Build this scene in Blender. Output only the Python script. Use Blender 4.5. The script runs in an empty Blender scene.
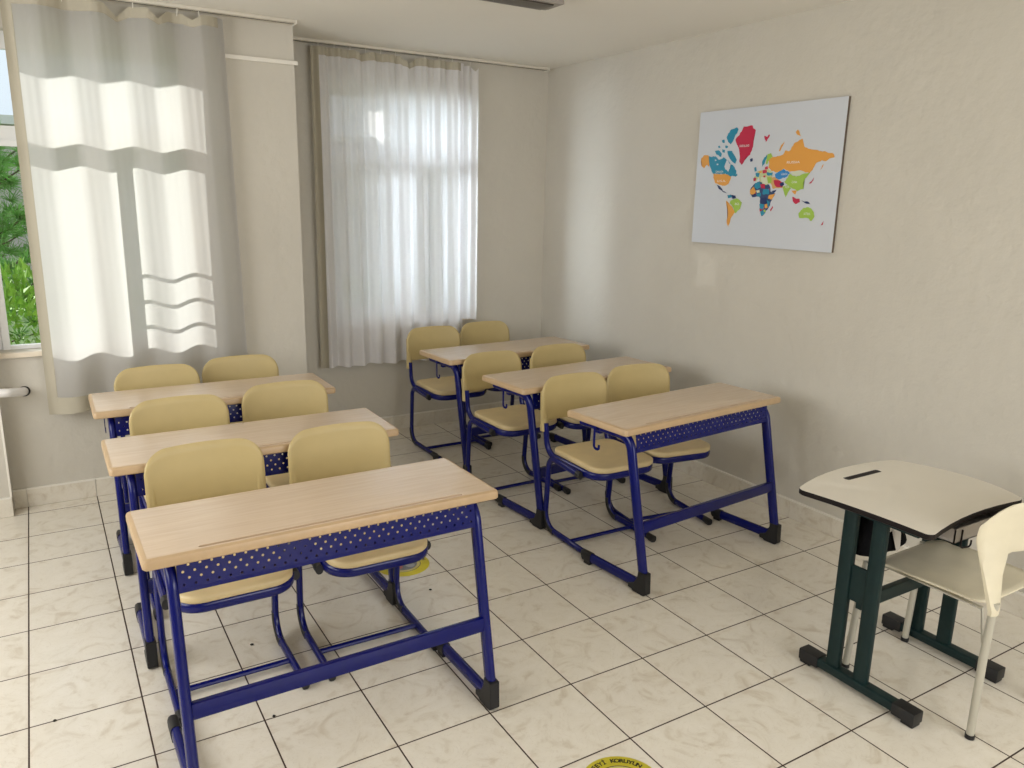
import bpy, bmesh, math, random
from mathutils import Vector, Matrix

S = bpy.context.scene
COL = S.collection
PI = math.pi

# ------------------------------------------------------------------ camera, world, sun, exposure
cam_data = bpy.data.cameras.new('camera')
cam = bpy.data.objects.new('camera', cam_data)
COL.objects.link(cam)
RGT = Vector((0.857192, -0.514611, 0.019926))
UPV = Vector((0.102151, 0.207822, 0.972818))
FWD = Vector((0.504764, 0.831856, -0.230712))
mw = Matrix.Identity(4)
for r in range(3):
    mw[r][0], mw[r][1], mw[r][2] = RGT[r], UPV[r], -FWD[r]
mw.translation = Vector((-1.4898, -2.0053, 1.6932))
cam.matrix_world = mw
cam_data.sensor_width = 36.0
cam_data.lens = 782.31 / 1024 * 36
cam_data.clip_start = 0.05
S.camera = cam

S.view_settings.view_transform = 'Standard'
S.view_settings.look = 'None'
S.view_settings.gamma = 1.0
S.view_settings.use_curve_mapping = False
S.view_settings.exposure = -0.07
S.cycles.use_denoising = True
S.cycles.max_bounces = 10
S.cycles.diffuse_bounces = 6
S.cycles.transparent_max_bounces = 16
S.cycles.caustics_reflective = False
S.cycles.caustics_refractive = False

W = bpy.data.worlds.new('sky')
S.world = W
W.use_nodes = True
bg = W.node_tree.nodes['Background']
bg.inputs[0].default_value = (0.80, 0.89, 1.0, 1)
bg.inputs[1].default_value = 1.2

sun_data = bpy.data.lights.new('sun', 'SUN')
sun_data.energy = 6.0
sun_data.color = (1.0, 0.95, 0.90)
sun_data.angle = math.radians(0.6)
sun = bpy.data.objects.new('sun', sun_data)
COL.objects.link(sun)
sun.rotation_euler = Vector((0.165, -0.20, -0.10)).to_track_quat('-Z', 'Y').to_euler()
sun.location = (-6, 10, 6)

def area_light(name, loc, direction, sx, sy, power, colour):
    d = bpy.data.lights.new(name, 'AREA')
    d.shape = 'RECTANGLE'
    d.size, d.size_y = sx, sy
    d.energy = power
    d.color = colour
    o = bpy.data.objects.new(name, d)
    COL.objects.link(o)
    o.location = loc
    o.rotation_euler = Vector(direction).to_track_quat('-Z', 'Y').to_euler()
    return o
# side and rear area lights added as fill, out of view
area_light('fill_light_side', (-3.32, 0.65, 1.62), (1, 0, -0.35), 2.8, 1.45, 70, (1.0, 0.98, 0.95))
area_light('fill_light_rear', (0.5, -3.92, 1.62), (0, 1, -0.5), 2.7, 1.45, 80, (1.0, 0.98, 0.95))
area_light('daylight_right_window', (0.40, 3.95, 1.65), (1.25, -1.25, -0.1), 0.65, 1.4, 13, (0.80, 0.88, 1.0)).data.spread = math.radians(62)

# ------------------------------------------------------------------ materials
def new_mat(name):
    m = bpy.data.materials.new(name)
    m.use_nodes = True
    nt = m.node_tree
    b = nt.nodes['Principled BSDF']
    return m, nt, b

def plain(name, col, rough=0.5, metal=0.0, spec=0.5, var=0.0, scale=6.0, bump=0.0, bscale=60.0):
    m, nt, b = new_mat(name)
    b.inputs['Base Color'].default_value = (*col, 1)
    b.inputs['Roughness'].default_value = rough
    b.inputs['Metallic'].default_value = metal
    b.inputs['Specular IOR Level'].default_value = spec
    tc = nt.nodes.new('ShaderNodeTexCoord')
    if var > 0:
        n = nt.nodes.new('ShaderNodeTexNoise')
        n.inputs['Scale'].default_value = scale
        n.inputs['Detail'].default_value = 5
        nt.links.new(tc.outputs['Object'], n.inputs['Vector'])
        r = nt.nodes.new('ShaderNodeValToRGB')
        r.color_ramp.elements[0].position = 0.3
        r.color_ramp.elements[1].position = 0.7
        r.color_ramp.elements[0].color = (*[c * (1 - var) for c in col], 1)
        r.color_ramp.elements[1].color = (*[min(1, c * (1 + var)) for c in col], 1)
        nt.links.new(n.outputs['Fac'], r.inputs['Fac'])
        nt.links.new(r.outputs['Color'], b.inputs['Base Color'])
    if bump > 0:
        n2 = nt.nodes.new('ShaderNodeTexNoise')
        n2.inputs['Scale'].default_value = bscale
        n2.inputs['Detail'].default_value = 4
        nt.links.new(tc.outputs['Object'], n2.inputs['Vector'])
        bp = nt.nodes.new('ShaderNodeBump')
        bp.inputs['Strength'].default_value = bump
        bp.inputs['Distance'].default_value = 0.01
        nt.links.new(n2.outputs['Fac'], bp.inputs['Height'])
        nt.links.new(bp.outputs['Normal'], b.inputs['Normal'])
    return m

M_WALL = plain('rough_plaster', (0.56, 0.53, 0.465), 0.75, var=0.035, scale=1.7, bump=0.55, bscale=16, spec=0.3)
M_CEIL = plain('ceiling_paint', (0.80, 0.775, 0.71), 0.85, var=0.02, scale=1.0, spec=0.2)
M_WHITE_PAINT = plain('white_paint', (0.78, 0.75, 0.68), 0.5)
M_PVC = plain('white_window_plastic', (0.86, 0.87, 0.88), 0.35)
M_SILL = plain('cream_marble_sill', (0.70, 0.62, 0.50), 0.35, var=0.1, scale=14)
M_BLUE = plain('blue_painted_steel', (0.001, 0.004, 0.105), 0.22, spec=0.35, var=0.06, scale=30)
M_BLACK = plain('black_plastic', (0.010, 0.010, 0.011), 0.45, spec=0.4)
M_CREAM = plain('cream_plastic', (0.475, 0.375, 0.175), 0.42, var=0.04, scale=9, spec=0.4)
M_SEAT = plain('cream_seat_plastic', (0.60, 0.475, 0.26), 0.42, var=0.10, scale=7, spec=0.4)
M_TEAL = plain('dark_green_steel', (0.006, 0.020, 0.020), 0.42, spec=0.25, var=0.12, scale=20)
M_WHITE_TOP = plain('white_laminate', (0.66, 0.62, 0.54), 0.38, var=0.02, scale=5)
M_EDGE = plain('black_edge_band', (0.008, 0.005, 0.005), 0.5, spec=0.2)
M_SHELL = plain('off_white_shell', (0.64, 0.585, 0.44), 0.42, var=0.10, scale=5)
M_STEEL = plain('grey_tube_steel', (0.47, 0.45, 0.38), 0.4, metal=0.25)
M_GREY_TRAY = plain('grey_tray', (0.40, 0.37, 0.35), 0.5)
M_BAG = plain('black_fabric', (0.006, 0.006, 0.007), 0.9, spec=0.1, bump=0.3, bscale=200)
M_PIPE = plain('white_pipe', (0.74, 0.72, 0.70), 0.35)
M_DARK = plain('dark_gap', (0.02, 0.018, 0.015), 0.9)
M_LAMP = plain('grey_lamp_housing', (0.30, 0.275, 0.25), 0.5)
M_LAMP_DIFF = plain('lamp_tube_glass', (0.05, 0.04, 0.03), 0.3)
M_RAIL = plain('white_curtain_rail', (0.62, 0.58, 0.50), 0.5)
M_BOARD = plain('satin_white_board', (0.58, 0.61, 0.66), 0.30, spec=0.6)
M_BOARD_EDGE = plain('brown_board_edge', (0.10, 0.075, 0.055), 0.5)

def wood(name):
    m, nt, b = new_mat(name)
    tc = nt.nodes.new('ShaderNodeTexCoord')
    mp = nt.nodes.new('ShaderNodeMapping')
    mp.inputs['Scale'].default_value = (1.6, 26, 26)
    n = nt.nodes.new('ShaderNodeTexNoise')
    n.inputs['Scale'].default_value = 3.0
    n.inputs['Detail'].default_value = 8
    n.inputs['Distortion'].default_value = 0.6
    r = nt.nodes.new('ShaderNodeValToRGB')
    r.color_ramp.elements[0].position = 0.25
    r.color_ramp.elements[1].position = 0.8
    r.color_ramp.elements[0].color = (0.56, 0.43, 0.31, 1)
    r.color_ramp.elements[1].color = (0.65, 0.515, 0.385, 1)
    nt.links.new(tc.outputs['Object'], mp.inputs['Vector'])
    nt.links.new(mp.outputs['Vector'], n.inputs['Vector'])
    nt.links.new(n.outputs['Fac'], r.inputs['Fac'])
    nt.links.new(r.outputs['Color'], b.inputs['Base Color'])
    b.inputs['Roughness'].default_value = 0.24
    b.inputs['Specular IOR Level'].default_value = 0.5
    return m
M_WOOD = wood('beech_laminate')
M_WOOD_EDGE = plain('beech_edge_band', (0.47, 0.33, 0.19), 0.4, var=0.05, scale=20)

def marble_tile(name, grout=True, skirting=False):
    m, nt, b = new_mat(name)
    L = nt.links
    tc = nt.nodes.new('ShaderNodeTexCoord')
    T = 0.333
    sep = nt.nodes.new('ShaderNodeSeparateXYZ')
    L.new(tc.outputs['Object'], sep.inputs[0])
    def math_node(op, a=None, bb=None, va=None, vb=None):
        n = nt.nodes.new('ShaderNodeMath'); n.operation = op
        if a is not None: L.new(a, n.inputs[0])
        elif va is not None: n.inputs[0].default_value = va
        if bb is not None: L.new(bb, n.inputs[1])
        elif vb is not None: n.inputs[1].default_value = vb
        return n.outputs[0]
    def cell(o):
        d = math_node('DIVIDE', o, vb=T)
        fl = math_node('FLOOR', d)
        fr = math_node('SUBTRACT', d, fl)
        half = math_node('SUBTRACT', fr, vb=0.5)
        dist = math_node('ABSOLUTE', half)      # 0.5 at the joint
        return fl, dist
    fx, dx = cell(sep.outputs[0])
    fy, dy = cell(sep.outputs[1])
    # marbling, offset per tile
    comb = nt.nodes.new('ShaderNodeCombineXYZ')
    L.new(math_node('MULTIPLY', fx, vb=3.71), comb.inputs[0])
    L.new(math_node('MULTIPLY', fy, vb=5.33), comb.inputs[1])
    L.new(math_node('MULTIPLY', math_node('ADD', fx, fy), vb=1.37), comb.inputs[2])
    add = nt.nodes.new('ShaderNodeVectorMath'); add.operation = 'ADD'
    L.new(tc.outputs['Object'], add.inputs[0]); L.new(comb.outputs[0], add.inputs[1])
    n1 = nt.nodes.new('ShaderNodeTexNoise'); n1.inputs['Scale'].default_value = 7; n1.inputs['Detail'].default_value = 7
    n1.inputs['Distortion'].default_value = 2.2; n1.inputs['Roughness'].default_value = 0.55
    L.new(add.outputs[0], n1.inputs['Vector'])
    r1 = nt.nodes.new('ShaderNodeValToRGB')
    e = r1.color_ramp.elements
    e[0].position = 0.24; e[0].color = (0.56, 0.49, 0.39, 1)
    e[1].position = 0.46; e[1].color = (0.70, 0.655, 0.565, 1)
    x = e.new(0.80); x.color = (0.74, 0.70, 0.62, 1)
    L.new(n1.outputs['Fac'], r1.inputs['Fac'])
    # fine pale veins
    n2 = nt.nodes.new('ShaderNodeTexNoise'); n2.inputs['Scale'].default_value = 12; n2.inputs['Detail'].default_value = 3
    n2.inputs['Distortion'].default_value = 3.5
    L.new(add.outputs[0], n2.inputs['Vector'])
    v = math_node('ABSOLUTE', math_node('SUBTRACT', n2.outputs['Fac'], vb=0.5))
    vr = nt.nodes.new('ShaderNodeValToRGB')
    vr.color_ramp.elements[0].position = 0.0; vr.color_ramp.elements[0].color = (0.18, 0.18, 0.18, 1)
    vr.color_ramp.elements[1].position = 0.018; vr.color_ramp.elements[1].color = (0, 0, 0, 1)
    L.new(v, vr.inputs['Fac'])
    mix1 = nt.nodes.new('ShaderNodeMix'); mix1.data_type = 'RGBA'
    L.new(vr.outputs['Color'], mix1.inputs['Factor'])
    L.new(r1.outputs['Color'], mix1.inputs['A'])
    mix1.inputs['B'].default_value = (0.42, 0.33, 0.24, 1)
    out = mix1.outputs['Result']
    if grout:
        mx = math_node('MAXIMUM', dx, dy)
        g = math_node('GREATER_THAN', mx, vb=0.5 - 0.0026 / T)
        mix2 = nt.nodes.new('ShaderNodeMix'); mix2.data_type = 'RGBA'
        L.new(g, mix2.inputs['Factor']); L.new(out, mix2.inputs['A'])
        mix2.inputs['B'].default_value = (0.040, 0.020, 0.012, 1)
        out = mix2.outputs['Result']
        rr = math_node('MULTIPLY_ADD', g, vb=0.5)
        rr.node.inputs[2].default_value = 0.20
        L.new(rr, b.inputs['Roughness'])
        bp = nt.nodes.new('ShaderNodeBump'); bp.inputs['Strength'].default_value = 0.4; bp.inputs['Distance'].default_value = 0.002
        L.new(math_node('SUBTRACT', None, g, va=1.0), bp.inputs['Height'])
        L.new(bp.outputs['Normal'], b.inputs['Normal'])
    else:
        b.inputs['Roughness'].default_value = 0.35
    L.new(out, b.inputs['Base Color'])
    b.inputs['Specular IOR Level'].default_value = 0.45
    return m
M_FLOOR = marble_tile('marbled_floor_tile')
M_SKIRT = marble_tile('marbled_skirting_tile', grout=False)

def curtain_mat(name, col, transmit, clear, weave=900):
    m = bpy.data.materials.new(name); m.use_nodes = True
    nt = m.node_tree; nt.nodes.clear(); L = nt.links
    out = nt.nodes.new('ShaderNodeOutputMaterial')
    d = nt.nodes.new('ShaderNodeBsdfDiffuse'); d.inputs[0].default_value = (*col, 1)
    t = nt.nodes.new('ShaderNodeBsdfTranslucent'); t.inputs[0].default_value = (*col, 1)
    mx = nt.nodes.new('ShaderNodeMixShader'); mx.inputs[0].default_value = transmit
    L.new(d.outputs[0], mx.inputs[1]); L.new(t.outputs[0], mx.inputs[2])
    tr = nt.nodes.new('ShaderNodeBsdfTransparent')
    mx2 = nt.nodes.new('ShaderNodeMixShader')
    tc = nt.nodes.new('ShaderNodeTexCoord')
    n = nt.nodes.new('ShaderNodeTexNoise'); n.inputs['Scale'].default_value = 45; n.inputs['Detail'].default_value = 4
    L.new(tc.outputs['Object'], n.inputs['Vector'])
    mr = nt.nodes.new('ShaderNodeMapRange')
    mr.inputs['To Min'].default_value = clear * 0.7; mr.inputs['To Max'].default_value = clear * 1.3
    L.new(n.outputs['Fac'], mr.inputs['Value']); L.new(mr.outputs[0], mx2.inputs[0])
    L.new(mx.outputs[0], mx2.inputs[1]); L.new(tr.outputs[0], mx2.inputs[2])
    L.new(mx2.outputs[0], out.inputs[0])
    return m
M_CURTAIN_L = curtain_mat('off_white_curtain_cloth', (0.70, 0.69, 0.67), 0.66, 0.04)
M_CURTAIN_R = curtain_mat('white_sheer_cloth', (0.87, 0.86, 0.87), 0.42, 0.09)
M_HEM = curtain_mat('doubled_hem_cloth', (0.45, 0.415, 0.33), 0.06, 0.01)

def glass_mat():
    m = bpy.data.materials.new('window_glass'); m.use_nodes = True
    nt = m.node_tree; nt.nodes.clear(); L = nt.links
    out = nt.nodes.new('ShaderNodeOutputMaterial')
    lw = nt.nodes.new('ShaderNodeLayerWeight')
    fr = nt.nodes.new('ShaderNodeMath'); fr.operation = 'POWER'; fr.inputs[1].default_value = 4.0
    L.new(lw.outputs['Facing'], fr.inputs[0])
    f2 = nt.nodes.new('ShaderNodeMath'); f2.operation = 'MULTIPLY_ADD'; f2.inputs[1].default_value = 0.9; f2.inputs[2].default_value = 0.03
    L.new(fr.outputs[0], f2.inputs[0]); fr = f2
    tr = nt.nodes.new('ShaderNodeBsdfTransparent'); tr.inputs[0].default_value = (0.94, 0.96, 0.95, 1)
    gl = nt.nodes.new('ShaderNodeBsdfGlossy'); gl.inputs['Roughness'].default_value = 0.02
    mx = nt.nodes.new('ShaderNodeMixShader')
    L.new(fr.outputs[0], mx.inputs[0]); L.new(tr.outputs[0], mx.inputs[1]); L.new(gl.outputs[0], mx.inputs[2])
    L.new(mx.outputs[0], out.inputs[0])
    return m
M_GLASS = glass_mat()

# ------------------------------------------------------------------ mesh helpers
def link(name, bm, mats, parent=None, smooth=True, angle=35):
    me = bpy.data.meshes.new(name)
    bm.normal_update()
    bm.to_mesh(me); bm.free()
    if not isinstance(mats, (list, tuple)): mats = [mats]
    for m in mats: me.materials.append(m)
    if smooth:
        me.shade_smooth()
        me.set_sharp_from_angle(angle=math.radians(angle))
    o = bpy.data.objects.new(name, me)
    COL.objects.link(o)
    if parent: o.parent = parent
    return o

def tag(o, label, cat, group=None, kind=None):
    o['label'] = label; o['category'] = cat
    if group: o['group'] = group
    if kind: o['kind'] = kind
    return o

def thing(name, label, cat, loc=(0, 0, 0), rz=0.0, group=None):
    o = bpy.data.objects.new(name, None)
    o.empty_display_size = 0.1
    COL.objects.link(o)
    o.location = loc; o.rotation_euler = (0, 0, rz)
    return tag(o, label, cat, group)

def dup(root, loc, rz, label):
    r = root.copy(); COL.objects.link(r)
    r.location = loc; r.rotation_euler = (0, 0, rz); r['label'] = label
    for ch in list(root.children):
        c = ch.copy(); COL.objects.link(c); c.parent = r
        for g in ch.children:
            d = g.copy(); COL.objects.link(d); d.parent = c
    return r

def box(bm, x0, x1, y0, y1, z0, z1, bev=0.0, mi=0):
    vs = [bm.verts.new((x, y, z)) for z in (z0, z1) for y in (y0, y1) for x in (x0, x1)]
    fs = [bm.faces.new([vs[i] for i in q]) for q in
          ((0, 2, 3, 1), (4, 5, 7, 6), (0, 1, 5, 4), (2, 6, 7, 3), (1, 3, 7, 5), (0, 4, 6, 2))]
    for f in fs: f.material_index = mi
    if bev > 0:
        ed = list({e for f in fs for e in f.edges})
        r = bmesh.ops.bevel(bm, geom=ed, offset=bev, segments=2, affect='EDGES', profile=0.7)
        for f in r['faces']: f.material_index = mi
    return fs

def boxes(name, lst, mat, parent=None, bev=0.0, smooth=False):
    bm = bmesh.new()
    for b in lst: box(bm, *b, bev=bev)
    return link(name, bm, mat, parent, smooth)

def fillet(pts, rad, seg=6):
    pts = [Vector(p) for p in pts]
    out = [pts[0]]
    for i in range(1, len(pts) - 1):
        r = rad[i - 1] if isinstance(rad, (list, tuple)) else rad
        p = pts[i]; a = (pts[i - 1] - p).normalized(); b = (pts[i + 1] - p).normalized()
        ang = a.angle(b)
        d = min(r / math.tan(ang / 2), (pts[i - 1] - p).length * 0.49, (pts[i + 1] - p).length * 0.49)
        r2 = d * math.tan(ang / 2)
        c = p + (a + b).normalized() * (r2 / math.sin(ang / 2))
        s = p + a * d - c; e = p + b * d - c
        tot = s.angle(e)
        for k in range(seg + 1):
            t = k / seg
            v = (s * math.sin((1 - t) * tot) + e * math.sin(t * tot)) / math.sin(tot)
            out.append(c + v)
    out.append(pts[-1])
    return out

def sweep(bm, pts, a, b, side, n=12, power=2.0, mi=0, taper=None):
    """tube along pts; a = half size along 'side', b = half size across it."""
    pts = [Vector(p) for p in pts]
    side = Vector(side).normalized()
    rings = []
    for i, p in enumerate(pts):
        if i == 0: t = pts[1] - pts[0]
        elif i == len(pts) - 1: t = pts[-1] - pts[-2]
        else: t = (pts[i + 1] - p).normalized() + (p - pts[i - 1]).normalized()
        t.normalize()
        side = (side - t * side.dot(t)).normalized()
        w = t.cross(side)
        k = 1.0
        if i not in (0, len(pts) - 1):
            c = max(0.5, (pts[i + 1] - p).normalized().dot(t)); k = 1 / c if c > 0.8 else 1
        f = taper(i / (len(pts) - 1)) if taper else 1.0
        ring = []
        for j in range(n):
            q = 2 * PI * (j + 0.5) / n
            cx, cy = math.cos(q), math.sin(q)
            cx = math.copysign(abs(cx) ** (2 / power), cx); cy = math.copysign(abs(cy) ** (2 / power), cy)
            ring.append(bm.verts.new(p + side * (a * cx * f) + w * (b * cy * f)))
        rings.append(ring)
    for r0, r1 in zip(rings, rings[1:]):
        for j in range(n):
            f = bm.faces.new((r0[j], r0[(j + 1) % n], r1[(j + 1) % n], r1[j])); f.material_index = mi
    f = bm.faces.new(list(reversed(rings[0]))); f.material_index = mi
    f = bm.faces.new(rings[-1]); f.material_index = mi

def tube(name, pts, a, b, side, mat, parent, n=12, power=2.0, taper=None):
    bm = bmesh.new(); sweep(bm, pts, a, b, side, n, power, 0, taper)
    bmesh.ops.recalc_face_normals(bm, faces=bm.faces)
    return link(name, bm, mat, parent)

def rounded_outline(poly, rad, seg=5):
    """closed 2d outline with rounded corners"""
    n = len(poly); out = []
    for i in range(n):
        p = Vector(poly[i]); a = Vector(poly[i - 1]) - p; b = Vector(poly[(i + 1) % n]) - p
        r = rad[i] if isinstance(rad, (list, tuple)) else rad
        if r <= 0: out.append(p); continue
        la, lb = a.length, b.length; a.normalize(); b.normalize()
        ang = a.angle(b)
        if ang > 3.1: out.append(p); continue
        d = min(r / math.tan(ang / 2), la * 0.49, lb * 0.49); r2 = d * math.tan(ang / 2)
        c = p + (a + b).normalized() * (r2 / math.sin(ang / 2))
        s = p + a * d - c; e = p + b * d - c; tot = s.angle(e)
        for k in range(seg + 1):
            t = k / seg
            out.append(c + (s * math.sin((1 - t) * tot) + e * math.sin(t * tot)) / math.sin(tot))
    return out

def inset2d(pts, d):
    n = len(pts); out = []
    for i in range(n):
        a = (pts[i] - pts[i - 1]); b = (pts[(i + 1) % n] - pts[i])
        na = Vector((-a.y, a.x)).normalized() if a.length > 1e-9 else Vector((0, 0))
        nb = Vector((-b.y, b.x)).normalized() if b.length > 1e-9 else na
        m = (na + nb)
        m = m.normalized() if m.length > 1e-9 else na
        out.append(pts[i] + m * d)
    return out

def slab(bm, outline, rings, mi_side=0, mi_top=0, zfun=None):
    """outline counter clockwise; rings = [(inset, z)] from bottom to top"""
    R = []
    for ins, z in rings:
        pts = inset2d(outline, ins) if ins else outline
        R.append([bm.verts.new((p.x, p.y, z + (zfun(p.x, p.y) if zfun else 0))) for p in pts])
    n = len(outline)
    for r0, r1 in zip(R, R[1:]):
        for j in range(n):
            f = bm.faces.new((r0[j], r0[(j + 1) % n], r1[(j + 1) % n], r1[j])); f.material_index = mi_side
    f = bm.faces.new(list(reversed(R[0]))); f.material_index = mi_side
    f = bm.faces.new(R[-1]); f.material_index = mi_top
    return R

def cut(obj, cutter_bm):
    """boolean difference baked into the mesh"""
    me = bpy.data.meshes.new('cutter'); bmesh.ops.recalc_face_normals(cutter_bm, faces=cutter_bm.faces)
    cutter_bm.to_mesh(me); cutter_bm.free()
    c = bpy.data.objects.new('cutter', me); COL.objects.link(c)
    c.parent = obj.parent
    md = obj.modifiers.new('b', 'BOOLEAN'); md.operation = 'DIFFERENCE'; md.object = c; md.solver = 'EXACT'
    bpy.context.view_layer.update()
    dg = bpy.context.evaluated_depsgraph_get()
    nm = bpy.data.meshes.new_from_object(obj.evaluated_get(dg))
    obj.modifiers.clear(); old = obj.data; obj.data = nm
    bpy.data.objects.remove(c); bpy.data.meshes.remove(me); bpy.data.meshes.remove(old)
    nm.shade_smooth(); nm.set_sharp_from_angle(angle=math.radians(35))

def text_bm(bm, text, size, mat4, mi=0, width=None, align='CENTER'):
    cu = bpy.data.curves.new('t', 'FONT'); cu.body = text; cu.size = size
    cu.offset = 0.0009 if len(text) == 1 else 0.0; cu.align_x = align; cu.align_y = 'CENTER'
    o = bpy.data.objects.new('t', cu); COL.objects.link(o)
    bpy.context.view_layer.update()
    dg = bpy.context.evaluated_depsgraph_get()
    me = bpy.data.meshes.new_from_object(o.evaluated_get(dg))
    if width and len(me.vertices):
        xs = [v.co.x for v in me.vertices]; k = width / (max(xs) - min(xs))
        for v in me.vertices: v.co.x *= k
    me.transform(mat4)
    nv = len(bm.faces)
    bm.from_mesh(me); bm.faces.ensure_lookup_table()
    for f in bm.faces[nv:]: f.material_index = mi
    bpy.data.objects.remove(o); bpy.data.meshes.remove(me); bpy.data.curves.remove(cu)

# ------------------------------------------------------------------ room shell
RX = 1.955       # right wall
FY = 3.237       # recessed window wall
LY = 2.78        # window wall on the left, and column face
CH = 2.64        # ceiling
XL, YB = -3.2, -3.8
def struct(o):
    o['kind'] = 'structure'; return o

bm = bmesh.new(); box(bm, XL - .15, RX + .2, YB - .15, 3.5, -0.12, 0.0)
struct(link('floor', bm, M_FLOOR, smooth=False))
bm = bmesh.new(); box(bm, XL - .15, RX + .2, YB - .15, 3.5, CH, CH + 0.15)
struct(link('ceiling', bm, M_CEIL, smooth=False))
bm = bmesh.new(); box(bm, RX, RX + .18, YB - .15, 3.45, 0, CH)
struct(link('wall_right', bm, M_WALL, smooth=False))
# window openings
LW = (-1.72, -0.735, 0.86, 2.45)
RW = (0.25, 1.36, 0.82, 2.42)
struct(boxes('wall_far', [(-0.10, RW[0], FY, 3.44, 0, CH), (RW[1], RX, FY, 3.44, 0, CH),
                          (RW[0], RW[1], FY, 3.44, 0, RW[2]), (RW[0], RW[1], FY, 3.44, RW[3], CH)], M_WALL))
struct(boxes('wall_front_left', [(-1.73, LW[0], LY, 2.92, 0, CH), (LW[0], LW[1], LY, 2.92, 0, LW[2]),
                                 (LW[0], LW[1], LY, 2.92, LW[3], CH), (LW[1], -0.10, LY, 3.44, 0, CH)], M_WALL))
struct(boxes('wall_pier', [(XL, -1.73, 2.67, 2.92, 0, CH)], M_WALL, bev=0.004))
# unseen side of the room, with openings added for the fill lights
struct(boxes('wall_left', [(XL - .15, XL, YB, -0.8, 0, CH), (XL - .15, XL, 2.1, 2.92, 0, CH),
                           (XL - .15, XL, -0.8, 2.1, 0, 0.85), (XL - .15, XL, -0.8, 2.1, 2.4, CH)], M_WALL))
struct(boxes('wall_back', [(XL - .15, -0.9, YB - .15, YB, 0, CH), (1.9, RX, YB - .15, YB, 0, CH),
                           (-0.9, 1.9, YB - .15, YB, 0, 0.85), (-0.9, 1.9, YB - .15, YB, 2.4, CH)], M_WALL))

# skirting tiles with a painted top edge
def skirt(name, segs):
    """segs: (x0,y0,x1,y1,nx,ny) run of tiles along a wall, n = into the room"""
    bm = bmesh.new()
    for (x0, y0, x1, y1, nx, ny) in segs:
        L = math.hypot(x1 - x0, y1 - y0); ux, uy = (x1 - x0) / L, (y1 - y0) / L
        s = 0.0
        off = ((x0 if abs(ux) > .5 else y0) * (1 if (ux + uy) > 0 else -1)) % 0.333
        cuts = [0.0]
        q = 0.333 - off
        while q < L: cuts.append(q); q += 0.333
        cuts.append(L)
        for a, b in zip(cuts, cuts[1:]):
            if b - a < 0.004: continue
            a2, b2 = a + 0.0008, b - 0.0008
            xs = sorted((x0 + ux * a2, x0 + ux * b2)); ys = sorted((y0 + uy * a2, y0 + uy * b2))
            if abs(nx) > .5: xs = sorted((x0 + nx * 0.0005, x0 + nx * 0.011))
            else: ys = sorted((y0 + ny * 0.0005, y0 + ny * 0.011))
            box(bm, xs[0], xs[1], ys[0], ys[1], 0.001, 0.098, bev=0.0015)
            if abs(nx) > .5: xs = sorted((x0 + nx * 0.0005, x0 + nx * 0.012))
            else: ys = sorted((y0 + ny * 0.0005, y0 + ny * 0.012))
            box(bm, xs[0], xs[1], ys[0], ys[1], 0.0985, 0.107, mi=1)
    return struct(link(name, bm, [M_SKIRT, M_WHITE_PAINT], smooth=False))
skirt('baseboard_right', [(RX, YB, RX, FY - .012, -1, 0)])
skirt('baseboard_far', [(-0.088, FY, RX, FY, 0, -1)])
skirt('baseboard_left', [(-1.73, LY, -0.10, LY, 0, -1), (-0.10, LY - .012, -0.10, FY - .012, 1, 0),
                         (XL, 2.67, -1.73, 2.67, 0, -1)])
# painted bead round the column below the beam, and pale corner bead of the pier
bm = bmesh.new()
box(bm, -0.80, -0.083, LY - .017, LY + .0, 2.415, 2.437, bev=0.003)
box(bm, -0.10, -0.083, LY, FY, 2.415, 2.437, bev=0.003)
struct(link('trim_1', bm, M_WHITE_PAINT))
bm = bmesh.new(); box(bm, -1.737, -1.727, 2.667, 2.676, 0.107, CH, bev=0.002)
struct(link('trim_2', bm, M_WHITE_PAINT))

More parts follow.
